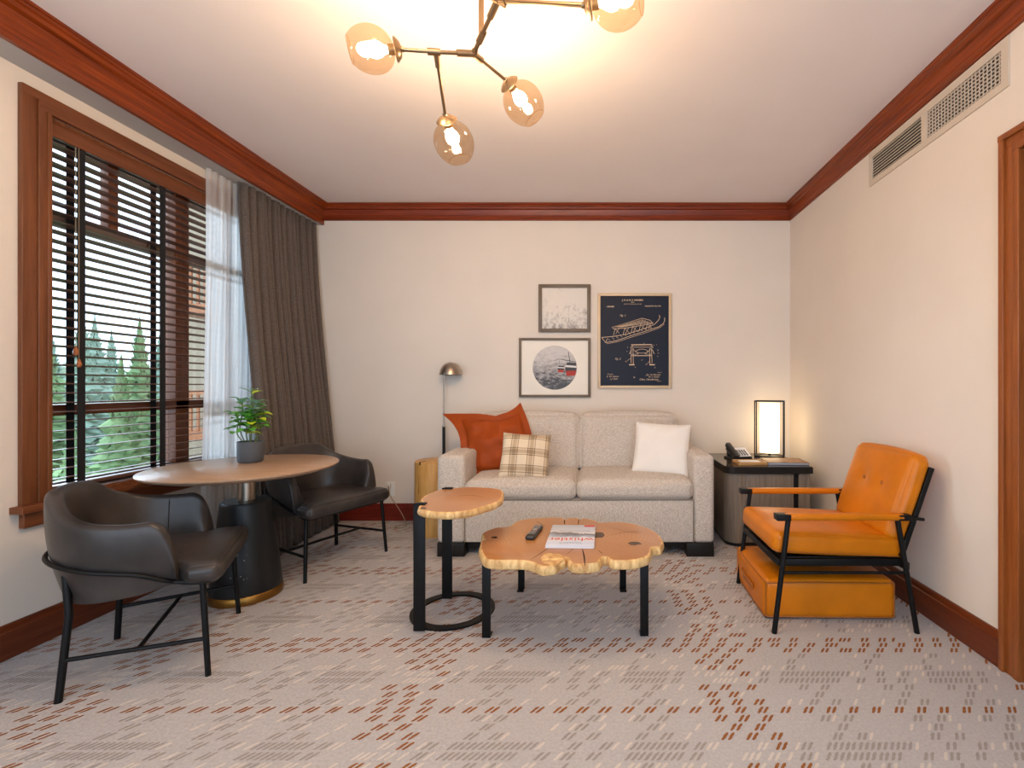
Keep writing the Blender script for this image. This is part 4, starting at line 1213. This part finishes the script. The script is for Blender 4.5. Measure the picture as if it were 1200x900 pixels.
# table lamp
tl_ = thing('table_lamp', 'lit table lamp with a glowing drum shade in a thin black frame', 'lamp', (1.465, 4.045, .6002), R(-24))
q = MB(); hx, hy, H = .118, .075, .475
q.bbox(-hx, hx, -hy, hy, 0, .012, b=.002)
q.build('lamp_base', M['iron'], tl_)
q = MB(); s = .005
for x in (-hx+s, hx-s):
    for y in (-hy+s, hy-s): q.bbox(x-s, x+s, y-s, y+s, .01, H, b=.001)
for y in (-hy+s, hy-s): q.bbox(-hx, hx, y-s, y+s, H-.01, H, b=.001)
for x in (-hx+s, hx-s): q.bbox(x-s, x+s, -hy, hy, H-.01, H, b=.001)
q.build('lamp_frame', M['iron'], tl_)
q = MB(); pr = [(.001,.035),(.064,.035),(.066,.037),(.066,.452),(.064,.454),(.001,.454)]
q.lathe(pr, 48, sx=1.2, sy=.9); q.build('lamp_shade', M['shade'], tl_)
q = MB(); q.tube([(0,0,.012),(0,0,.036)], .012, 12); q.build('socket', M['iron'], tl_)
# phone
ph = thing('desk_phone', 'black desk phone with a light keypad plate, at the back left of the end table', 'phone', (1.165, 3.93, .6003), R(12))
A = Matrix.Rotation(R(28), 4, 'X')
q = MB(); q.bbox(-.09, .09, -.07, .08, 0, .016, b=.006); q.bbox(-.085, .085, -.072, .072, .030, .050, b=.006, mat=Matrix.Translation((0,.01,.012))@A)
q.bbox(-.07, .07, .03, .07, .01, .07, b=.006)
q.build('body', M['plastic_d'], ph)
q = MB(); q.bbox(-.030, .080, -.062, .062, .050, .0525, b=.001, mat=Matrix.Translation((0,.01,.012))@A); q.build('keypad_plate', M['paper'], ph)
for i in range(4):
    for j in range(4):
        q = MB(); x = -.014+i*.022; y = -.045+j*.020
        q.bbox(x-.007, x+.007, y-.006, y+.006, .052, .0565, b=.001, mat=Matrix.Translation((0,.01,.012))@A); q.build('key', M['plastic_d'], ph)
q = MB(); hm = Matrix.Translation((0,.01,.012))@A
q.rbox((-.062, 0, .072), (.042, .19, .022), .009, 3, .002, mat=hm); q.rbox((-.062, -.073, .060), (.046, .045, .03), .01, 3, mat=hm); q.rbox((-.062, .073, .060), (.046, .045, .03), .01, 3, mat=hm)
q.build('handset', M['plastic_d'], ph)
# notepad tray
tr = thing('notepad_tray', 'small pale wooden tray with a white notepad, in front of the phone', 'tray', (1.175, 3.67, .6003), R(3))
q = MB(); q.bbox(-.11, .11, -.075, .075, 0, .008, b=.002)
for bx in ((-.11,.11,-.075,-.060),(-.11,.11,.060,.075),(-.11,-.095,-.06,.06),(.095,.11,-.06,.06)): q.bbox(*bx, 0, .024, b=.003)
q.build('tray', M['traywood'], tr)
q = MB(); q.bbox(-.075, .075, -.045, .045, .008, .022, b=.001); o = q.build('notepad', M['paper'], tr)
# book and leaflet
bk = thing('coffee_table_book', 'flat book with a brown cover, on the end table in front of the lamp', 'book', (1.46, 3.72, .6003), R(-4))
q = MB(); q.bbox(-.150, .150, -.115, .115, .003, .017, b=.001); q.build('pages', mat('book_pages', srgb(176, 180, 190), .8), bk)
q = MB(); q.bbox(-.155, .152, -.118, .118, .017, .020, b=.001); q.build('cover', mat('book_cover', srgb(150, 112, 80), .5, var=.35, scale=16), bk)
q = MB(); q.bbox(-.155, .152, -.118, .118, 0, .003, b=.001); q.build('back_cover', M['grey_ink'], bk)

# ------------------------------------------------------------------ tan leather armchair and ottoman
AC = Vector((1.17, 2.60, 0))
ac = thing('lounge_chair', 'tan leather lounge chair with black metal frame and leather-wrapped arms, by the right wall', 'chair', AC)
YN, YFar = 2.318-2.60, 2.905-2.60
fx, rx = .862-AC.x, 1.535-AC.x
q = MB(); q.rbox((0,0,0), (.655, .530, .105), .030, 4, .012, inner=10)
o = q.build('seat', M['leather_t'], ac); local(o, (.035, 0.015, .412), (0, R(2.5), 0))
q = MB(); q.tube(rloop(.325, .263, -.040, .025), .0035, 6, closed=True)
q.build('piping', M['leather_seam'], o)
bm_ = MB(); bm_.rbox((0,0,0), (.095, .530, .44), .034, 4, .022, inner=12)
# button tufts
for (ty, tz) in ((-.085, .035), (.085, .035)):
    for v in bm_.v:
        if v.x < 0:
            d2 = (v.y-ty)**2+(v.z-tz)**2; v.x += .022*math.exp(-d2/.0012)
bk_ = bm_.build('back_cushion', M['leather_t'], ac)
local(bk_, (.372, .015, .640), (0, R(19), 0))
for ty in (-.085, .085):
    q = MB(); q.rbox((-.044, ty, .035), (.010, .020, .020), .005, 3); q.build('button', M['leather_seam'], bk_)
# frame
for sg, y in ((-1, YN), (1, YFar)):
    f0, f1 = Vector((fx, y, 0)), Vector((.932-AC.x, y-.004*sg, .552))
    r0, r1 = Vector((rx+.02, y, 0)), Vector((1.462-AC.x, y-.004*sg, .552))
    for a, c in ((f0, f1), (r0, r1)):
        q = MB(); q.tube([a, c], [.0125, .0125], 12); q.build('leg', M['black'], ac)
    q = MB(); q.rbox((.03, y-.006*sg, .563), (.585, .048, .030), .012, 3, .002); q.build('arm_pad', M['leather_t'], ac)
    q = MB(); q.bbox(-.300, -.232, y-.006*sg-.026, y-.006*sg+.026, .548, .578, b=.003); q.build('arm_cap', M['black'], ac)
    q = MB(); q.bbox(.288, .352, y-.006*sg-.024, y-.006*sg+.024, .548, .576, b=.003)
    q.tube([(.33, y-.006*sg, .560), (.43, y-.02*sg, .545)], .008)
    q.build('arm_cap', M['black'], ac)
    q = MB(); q.bbox(-.272, .345, y-.030*sg-.012, y-.030*sg+.012, .318, .352, b=.003); q.build('seat_rail', M['black'], ac)
    q = MB(); q.tube([(f0.lerp(f1, .53)), (r0.lerp(r1, .53))], .0075, 10); q.build('stretcher', M['black'], ac)
q = MB(); yn, yf = YN+.03, YFar-.03
q.bbox(-.285, -.258, yn-.012, yf+.012, .318, .352, b=.003); q.bbox(.335, .362, yn-.012, yf+.012, .300, .335, b=.003); q.build('cross_rail', M['black'], ac)
q = MB(); q.bbox(-.26, .34, yn+.01, yf-.01, .345, .357, b=.003); q.build('seat_deck', M['black'], ac)
bm_ = MB(); A = Matrix.Translation((.372+.040, .0, .618)) @ Matrix.Rotation(R(19), 4, 'Y')
for y in (YN+.03, YFar-.03): bm_.bbox(-.012, .012, y-.012, y+.012, -.27, .19, b=.003, mat=A)
for z in (-.14, -.05, .04, .13): bm_.bbox(-.006, .006, YN+.04, YFar-.04, z-.028, z+.028, b=.003, mat=A)
bm_.build('back_frame', M['black'], ac)
# ottoman
ot_ = thing('ottoman', 'low square tan leather ottoman pushed under the lounge chair', 'ottoman', (1.2, 2.71, 0), R(-1))
q = MB(); q.rbox((0,0,.106), (.665, .535, .198), .030, 4, .014, inner=10); o = q.build('cushion', M['leather_t'], ot_)
q = MB()
for z in (.190, .018):
    q.tube(rloop(.330, .265, z, .022), .0045, 8, closed=True)
for x in (-.326, .326):
    for y in (-.261, .261): q.tube([(x, y, .02), (x, y, .19)], .004, 8)
q.build('piping', M['leather_seam'], ot_)
q = MB(); q.rbox((-.348, -.03, .105), (.012, .17, .030), .005, 3); q.tube(smooth_path([(-.340,.06,.125),(-.352,.065,.13),(-.352,.085,.13),(-.338,.09,.128)], 3), .005, 6)
q.build('handle', M['leather_seam'], ot_)
for x in (-.27, .27):
    for y in (-.21, .21):
        q = MB(); q.lathe([(.02,0),(.02,.02)], 16, mat=Matrix.Translation((x,y,0))); q.build('foot', M['plastic_d'], ot_)

# ------------------------------------------------------------------ pictures on the back wall
def picture(label, x0, x1, y0, y1, fw, m_frame, inner_m, depth=.028):
    s = 131.2
    X0, X1, Z1, Z0 = (x0-VX)/s*.993, (x1-VX)/s*.993, EYE-(y0-VY)/s*.993, EYE-(y1-VY)/s*.993
    cx, cz = (X0+X1)/2, (Z0+Z1)/2; w, h = X1-X0, Z1-Z0
    t = thing('framed_picture', label, 'picture', (cx, YB-.001, cz), group='framed pictures over the sofa')
    q = MB()
    q.bbox(-w/2, -w/2+fw, -depth, 0, -h/2, h/2, b=.002); q.bbox(w/2-fw, w/2, -depth, 0, -h/2, h/2, b=.002)
    q.bbox(-w/2+fw, w/2-fw, -depth, 0, h/2-fw, h/2, b=.002); q.bbox(-w/2+fw, w/2-fw, -depth, 0, -h/2, -h/2+fw, b=.002)
    q.build('frame', m_frame, t)
    q = MB(); q.box(-w/2+fw-.002, w/2-fw+.002, -depth*.55, -.002, -h/2+fw-.002, h/2-fw+.002); p = q.build('print', inner_m, t)
    return t, p, w-2*fw, h-2*fw, -depth*.55
fr1 = mat('bronze_frame', srgb(96, 78, 58), .45); fr2 = mat('champagne_frame', srgb(206, 180, 144), .4, .1)
# misty snow print
pm, nt, bb = newmat('misty_print')
tc = nt.nodes.new('ShaderNodeTexCoord'); sp = nt.nodes.new('ShaderNodeSeparateXYZ'); nt.links.new(tc.outputs['Object'], sp.inputs[0])
mp = nt.nodes.new('ShaderNodeMapping'); mp.inputs['Scale'].default_value = (1, 1, .55); nt.links.new(tc.outputs['Object'], mp.inputs[0])
n = nt.nodes.new('ShaderNodeTexNoise'); n.inputs['Scale'].default_value = 34; n.inputs['Detail'].default_value = 8; n.inputs['Roughness'].default_value = .7
nt.links.new(mp.outputs[0], n.inputs['Vector'])
g = nt.nodes.new('ShaderNodeMapRange'); g.inputs[1].default_value = -.21; g.inputs[2].default_value = .12; g.inputs[3].default_value = .16; g.inputs[4].default_value = -.04
nt.links.new(sp.outputs[2], g.inputs[0])
ad = nt.nodes.new('ShaderNodeMath'); nt.links.new(n.outputs['Fac'], ad.inputs[0]); nt.links.new(g.outputs[0], ad.inputs[1])
cr = nt.nodes.new('ShaderNodeValToRGB'); e = cr.color_ramp.elements
e[0].position = .56; e[0].color = srgb(206, 198, 188); e[1].position = .76; e[1].color = srgb(110, 98, 92)
nt.links.new(ad.outputs[0], cr.inputs[0]); nt.links.new(cr.outputs[0], bb.inputs['Base Color']); bb.inputs['Roughness'].default_value = .35
picture('small bronze-framed print of misty snow, uppermost on the left above the sofa', 631, 692, 333, 389, .030, fr1, pm)
# gondola print
t, p, w, h, yy = picture('bronze-framed white print with a round ski gondola photo, lower left above the sofa', 608, 692, 396, 465.5, .022, fr1, mat('white_mat_board', srgb(238, 230, 216), .6))
cm, nt, bb = newmat('mountain_photo')
tc = nt.nodes.new('ShaderNodeTexCoord'); mp = nt.nodes.new('ShaderNodeMapping'); mp.inputs['Scale'].default_value = (.8, 1, 1.8); mp.inputs['Rotation'].default_value = (0, R(-12), 0)
nt.links.new(tc.outputs['Object'], mp.inputs[0])
n = nt.nodes.new('ShaderNodeTexNoise'); n.inputs['Scale'].default_value = 22; n.inputs['Detail'].default_value = 8; n.inputs['Roughness'].default_value = .75; nt.links.new(mp.outputs[0], n.inputs['Vector'])
sp = nt.nodes.new('ShaderNodeSeparateXYZ'); nt.links.new(tc.outputs['Object'], sp.inputs[0])
g = nt.nodes.new('ShaderNodeMapRange'); g.inputs[1].default_value = -.14; g.inputs[2].default_value = .14; g.inputs[3].default_value = -.16; g.inputs[4].default_value = .18
nt.links.new(sp.outputs[2], g.inputs[0]); ad = nt.nodes.new('ShaderNodeMath'); nt.links.new(n.outputs['Fac'], ad.inputs[0]); nt.links.new(g.outputs[0], ad.inputs[1])
cr = nt.nodes.new('ShaderNodeValToRGB'); e = cr.color_ramp.elements
e[0].position = .34; e[0].color = srgb(52, 46, 44); e[1].position = .66; e[1].color = srgb(200, 192, 186)
x = e.new(.45); x.color = srgb(146, 138, 134)
nt.links.new(ad.outputs[0], cr.inputs[0]); nt.links.new(cr.outputs[0], bb.inputs['Base Color']); bb.inputs['Roughness'].default_value = .4
rad = 26/131.2*.993
q = MB(); q.add([(rad*math.cos(2*PI*k/64), yy-.0008, rad*math.sin(2*PI*k/64)) for k in range(64)], [tuple(range(64))]); disc = q.build('round_photo', cm, p)
q = MB(); yq = yy-.0016
def inside(x, z): 
    d = math.hypot(x, z); return (x, z) if d < rad*.985 else (x*rad*.985/d, z*rad*.985/d)
def flat(q, pts, mi=0, y=None): q.add([(inside(x, z)[0], yq if y is None else y, inside(x, z)[1]) for x, z in pts], [tuple(range(len(pts)))], mi)
gond = MB()
for (cx, cz, s) in ((.155, -.005, 1.0), (.055, -.008, .48)):
    W, Hh = .062*s, .07*s
    flat(gond, [(cx-W*.95, cz-Hh*.35), (cx-W*.8, cz-Hh), (cx+W*.6, cz-Hh), (cx+W, cz-Hh*.35)], 0)
    flat(gond, [(cx-W, cz-Hh*.35), (cx+W, cz-Hh*.35), (cx+W, cz+Hh*.05), (cx-W, cz+Hh*.15)], 1)
    flat(gond, [(cx-W, cz+Hh*.15), (cx+W, cz+Hh*.05), (cx+W, cz+Hh*.3), (cx-W*.95, cz+Hh*.4)], 2)
    flat(gond, [(cx-W*.9, cz+Hh*.4), (cx+W, cz+Hh*.3), (cx+W*.8, cz+Hh*.75), (cx-W*.7, cz+Hh*.75)], 1)
    flat(gond, [(cx-.003*s-.02*s, cz+Hh*.75), (cx+.003*s-.02*s, cz+Hh*.75), (cx+.003*s-.035*s, cz+Hh*2.1), (cx-.003*s-.035*s, cz+Hh*2.1)], 1)
flat(gond, [(-.0, .060), (.03, .080), (.05, .078), (.05, .074), (.03, .076), (0, .056)], 1)
flat(gond, [(.05, .078), (.19, .055), (.19, .048), (.05, .072)], 1)
gond.build('gondolas', [mat('gondola_red', srgb(170, 44, 26), .6), mat('gondola_dark', srgb(48, 42, 44), .5), mat('gondola_white', srgb(226, 220, 214), .5)], disc)
# sled blueprint poster
navy = mat('navy_print', srgb(24, 27, 42), .45, spec=.2, var=.12, scale=2); chalk = mat('cream_ink', srgb(220, 190, 156), .6)
t, p, w, h, yy = picture('tall dark blue patent poster of a sled in a pale wooden frame above sofa', 700.5, 787, 343.5, 455, .024, fr2, navy)
S = .993/131.2
q = MB(); cx0, cy0 = (700.5+787)/2, (343.5+455)/2
def pt(zx, zy):           # poster zoom (7.5x at 695,340) -> local
    return ((695+zx/7.5-cx0)*S, -((340+zy/7.5)-cy0)*S)
def stroke(pts, wd=.0016):
    P = [pt(*a) for a in pts]
    for (x0, z0), (x1, z1) in zip(P, P[1:]):
        L = math.hypot(x1-x0, z1-z0) or 1; nx, nz = -(z1-z0)/L*wd, (x1-x0)/L*wd
        q.add([(x0+nx, yy-.0008, z0+nz), (x1+nx, yy-.0008, z1+nz), (x1-nx, yy-.0008, z1-nz), (x0-nx, yy-.0008, z0-nz)], [(0,1,2,3)])
def ptext(s, zx, zy, size, **kw):
    x, z = pt(zx, zy); vs, fs = text_mesh(s, size, **kw)
    q.add([(x+v.x, yy-.0008, z+v.y) for v in vs], fs)
# sled, figure 1
for k in range(5): stroke([(165+k*22, 325-k*1-0), (420+k*22, 250+k*8)], .0017)
for k in range(8): stroke([(185+k*34, 322-k*9), (215+k*34+50, 330-k*5+(-8))], .0012)
stroke([(165,325),(185,340),(300,330),(530,290),(500,262),(430,245),(165,325)], .0022)
stroke([(75,415),(180,405),(300,385),(440,340),(540,300),(575,265),(590,235),(582,218)], .0022)
stroke([(110,460),(200,445),(330,400),(460,360),(580,320),(620,290),(632,265),(630,240)], .0022)
stroke([(75,415),(95,440),(110,460),(125,425)], .002)
stroke([(120,470),(215,453),(345,410),(480,368),(585,330),(628,295)], .0014)
for x, y in ((195,340),(280,335),(350,320),(420,305),(480,295)):
    stroke([(x, y-8), (x-15, y+55)], .0018); stroke([(x, y), (x+38, y+38)], .0014); stroke([(x+36, y-10), (x+5, y+45)], .0014)
for k in range(11): stroke([(130+k*36, 425-k*9.5), (150+k*36, 442-k*11)], .0014)
# sled end view, figure 2
stroke([(335,480),(520,478)], .004); stroke([(330,500),(525,500)], .0018); stroke([(335,510),(335,640)], .0022); stroke([(352,510),(355,650)], .0022)
stroke([(515,510),(520,640)], .0022); stroke([(500,510),(500,650)], .0022); stroke([(318,655),(365,655)], .005); stroke([(498,655),(545,655)], .005)
stroke([(340,575),(520,575)], .003); stroke([(345,510),(400,560),(340,565)], .0016); stroke([(515,510),(455,560),(520,565)], .0016)
stroke([(370,540),(400,522),(430,517),(465,522),(490,540)], .0018); stroke([(370,540),(400,550),(430,553),(465,550),(490,540)], .0018)
for a_, b_ in (((350,490),(330,505)),((510,490),(530,505)),((340,520),(320,560)),((520,520),(540,560))): stroke([a_, b_], .0022)
for zx, zy in ((560,480),(572,525),(575,552),(570,580),(305,500),(300,535),(290,625),(470,650),(372,678),(545,678),(432,612),(450,465)): ptext(str((zx*7+zy) % 28+3), zx, zy+6, .014)
stroke([(300,620),(330,600)], .0012); stroke([(480,645),(500,620)], .0012); stroke([(540,480),(520,490)], .0012)
ptext('J. H. & W. F. HANSEN.', 350, 92, .020, bold=.0004); ptext('SLED.', 350, 108, .013); ptext('APPLICATION FILED JAN. 28, 1908.', 350, 124, .0105)
ptext('1,045,808.', 152, 148, .017, bold=.0005); ptext('Patented Nov. 26, 1912.', 528, 142, .0145, bold=.0003)
ptext('Fig. 1.', 262, 228, .024, shear=.4); ptext('Fig. 2.', 218, 610, .024, shear=.4)
ptext('Witnesses', 150, 742, .013, shear=.4); ptext('E. W. Nelson', 172, 765, .020, shear=.5); ptext('J. J. Smith', 182, 786, .018, shear=.5)
ptext('Inventors', 585, 726, .010, shear=.3); ptext('Jas. H. Hansen', 530, 750, .022, shear=.5); ptext('W. F. Hansen', 535, 768, .018, shear=.5); ptext('By', 362, 770, .016, shear=.5)
ptext('Chas. Henderson', 490, 792, .024, shear=.5); ptext('Attorney', 582, 803, .010)
q.build('patent_drawing', chalk, p)

# ------------------------------------------------------------------ chandelier
cl = thing('chandelier', 'bronze branching chandelier with smoked glass globes, hanging from the ceiling', 'ceiling lamp', (0, 0, 0))
YD = 1.72
J0 = Qy(555, 63, 1.86); A0 = Qy(583, 1, 1.70)
K1 = Qy(469, 58, 1.76); L1 = Qy(511, 61, 1.80)
G1 = Qy(438, 58, 1.74)
K3 = Qy(522, 137, 2.00); G3 = K3+Vector((.008, .060, -.046))
K2 = Qy(594, 95, 1.99); G2 = K2+Vector((.042, .056, -.034))
K4 = Qy(686, 6, 1.55); G4 = Qy(721, 1, 1.55)
rodp = A0.lerp(J0, .66)
cl.location = (rodp.x, rodp.y, ZC)
off = Vector(cl.location)
def lb(v): return Vector(v)-off
q = MB(); q.lathe([(.0001,0),(.075,0),(.078,-.006),(.070,-.022),(.014,-.028),(.0001,-.028)], 40); q.build('canopy', M['bronze'], cl)
q = MB(); q.tube([Vector((0,0,-.02)), lb(rodp)], .0105, 14); q.build('stem', M['bronze'], cl)
def arm(a, c, r=.0065, sleeve=.0115, sl=(.0, .12)):
    a, c = lb(a), lb(c); q = MB(); q.tube([a, c], r, 12)
    q.tube([a.lerp(c, sl[0]), a.lerp(c, sl[1])], sleeve, 14); return q.build('arm', M['bronze'], cl)
arm(A0, J0, .008, .0125, (.02, .30)); arm(J0, L1, .007, .0125, (.0, .45)); arm(L1, K1, .0065, .0125, (-.12, .25)); arm(L1, K3, .0065, .0105, (.02, .22))
arm(J0, K2, .0065, .0115, (.0, .25)); arm(A0, K4, .0075, .012, (.0, .10))
a_, c_ = lb(A0), lb(J0)
q = MB(); q.tube([a_.lerp(c_, .55), a_.lerp(c_, .77)], .0125, 14); q.build('joint', M['bronze'], cl)
q = MB(); q.tube([a_.lerp(c_, .93), a_.lerp(c_, 1.04)], .012, 14); q.build('joint', M['bronze'], cl)
q = MB(); q.tube([lb(A0)+Vector((-.045,-.03,.01)), lb(A0)+Vector((.03,.01,-.004))], .014, 16); q.build('hub', M['bronze'], cl)
up_path = [A0+Vector((-.01,-.01,.0)), A0+Vector((-.10,-.36,.06))]
arm(up_path[0], up_path[1], .0075, .012, (.0, .2))
G5 = A0+Vector((-.15,-.50,.04)); K5 = A0+Vector((-.10,-.36,.06))
def globe(K, G, s=1.0):
    K, G = lb(K), lb(G)
    ax = (G-K).normalized(); rot = ax.to_track_quat('Z', 'Y').to_matrix().to_4x4()
    T = Matrix.Translation(K) @ rot
    q = MB(); q.lathe([(.0001,-.014),(.008,-.014),(.010,-.006),(.026,-.001),(.040*s,.009),(.045*s,.015),(.043*s,.018),(.030,.012),(.018,.012),(.018,.042),(.0001,.042)], 36, mat=T); cp = q.build('globe_cap', M['bronze'], cl)
    q = MB(); pr = []
    R_ = .083*s
    for i in range(25):
        a = lerp(.24, PI-.62, i/24); z = .088*s-math.cos(a)*.090*s
        r = R_*math.sin(a)**.92*(1+.05*math.cos(a-.4))
        pr.append((r, z+.022))
    pr2 = [(max(.001, r-.002), z) for r, z in pr[::-1]]
    q.lathe(pr, 48, mat=T)
    # the cut, flat opening of the globe
    rr, zz = pr[-1]
    q.tube([T @ Vector((rr*math.cos(2*PI*k/40), rr*math.sin(2*PI*k/40), zz)) for k in range(40)], .0012, 6, closed=True)
    q.build('glass_globe', M['globe'], cl)
    q = MB(); q.lathe([(.0001,.044),(.012,.045),(.014,.056),(.024,.070),(.028,.086),(.024,.102),(.012,.112),(.0001,.114)], 24, mat=T)
    q.build('bulb', M['bulb'], cl)
for K, G, gs in ((K1, G1, .93), (K3, G3, 1), (K2, G2, 1), (K4, G4, 1), (K5, G5, 1)): globe(K, G, gs)
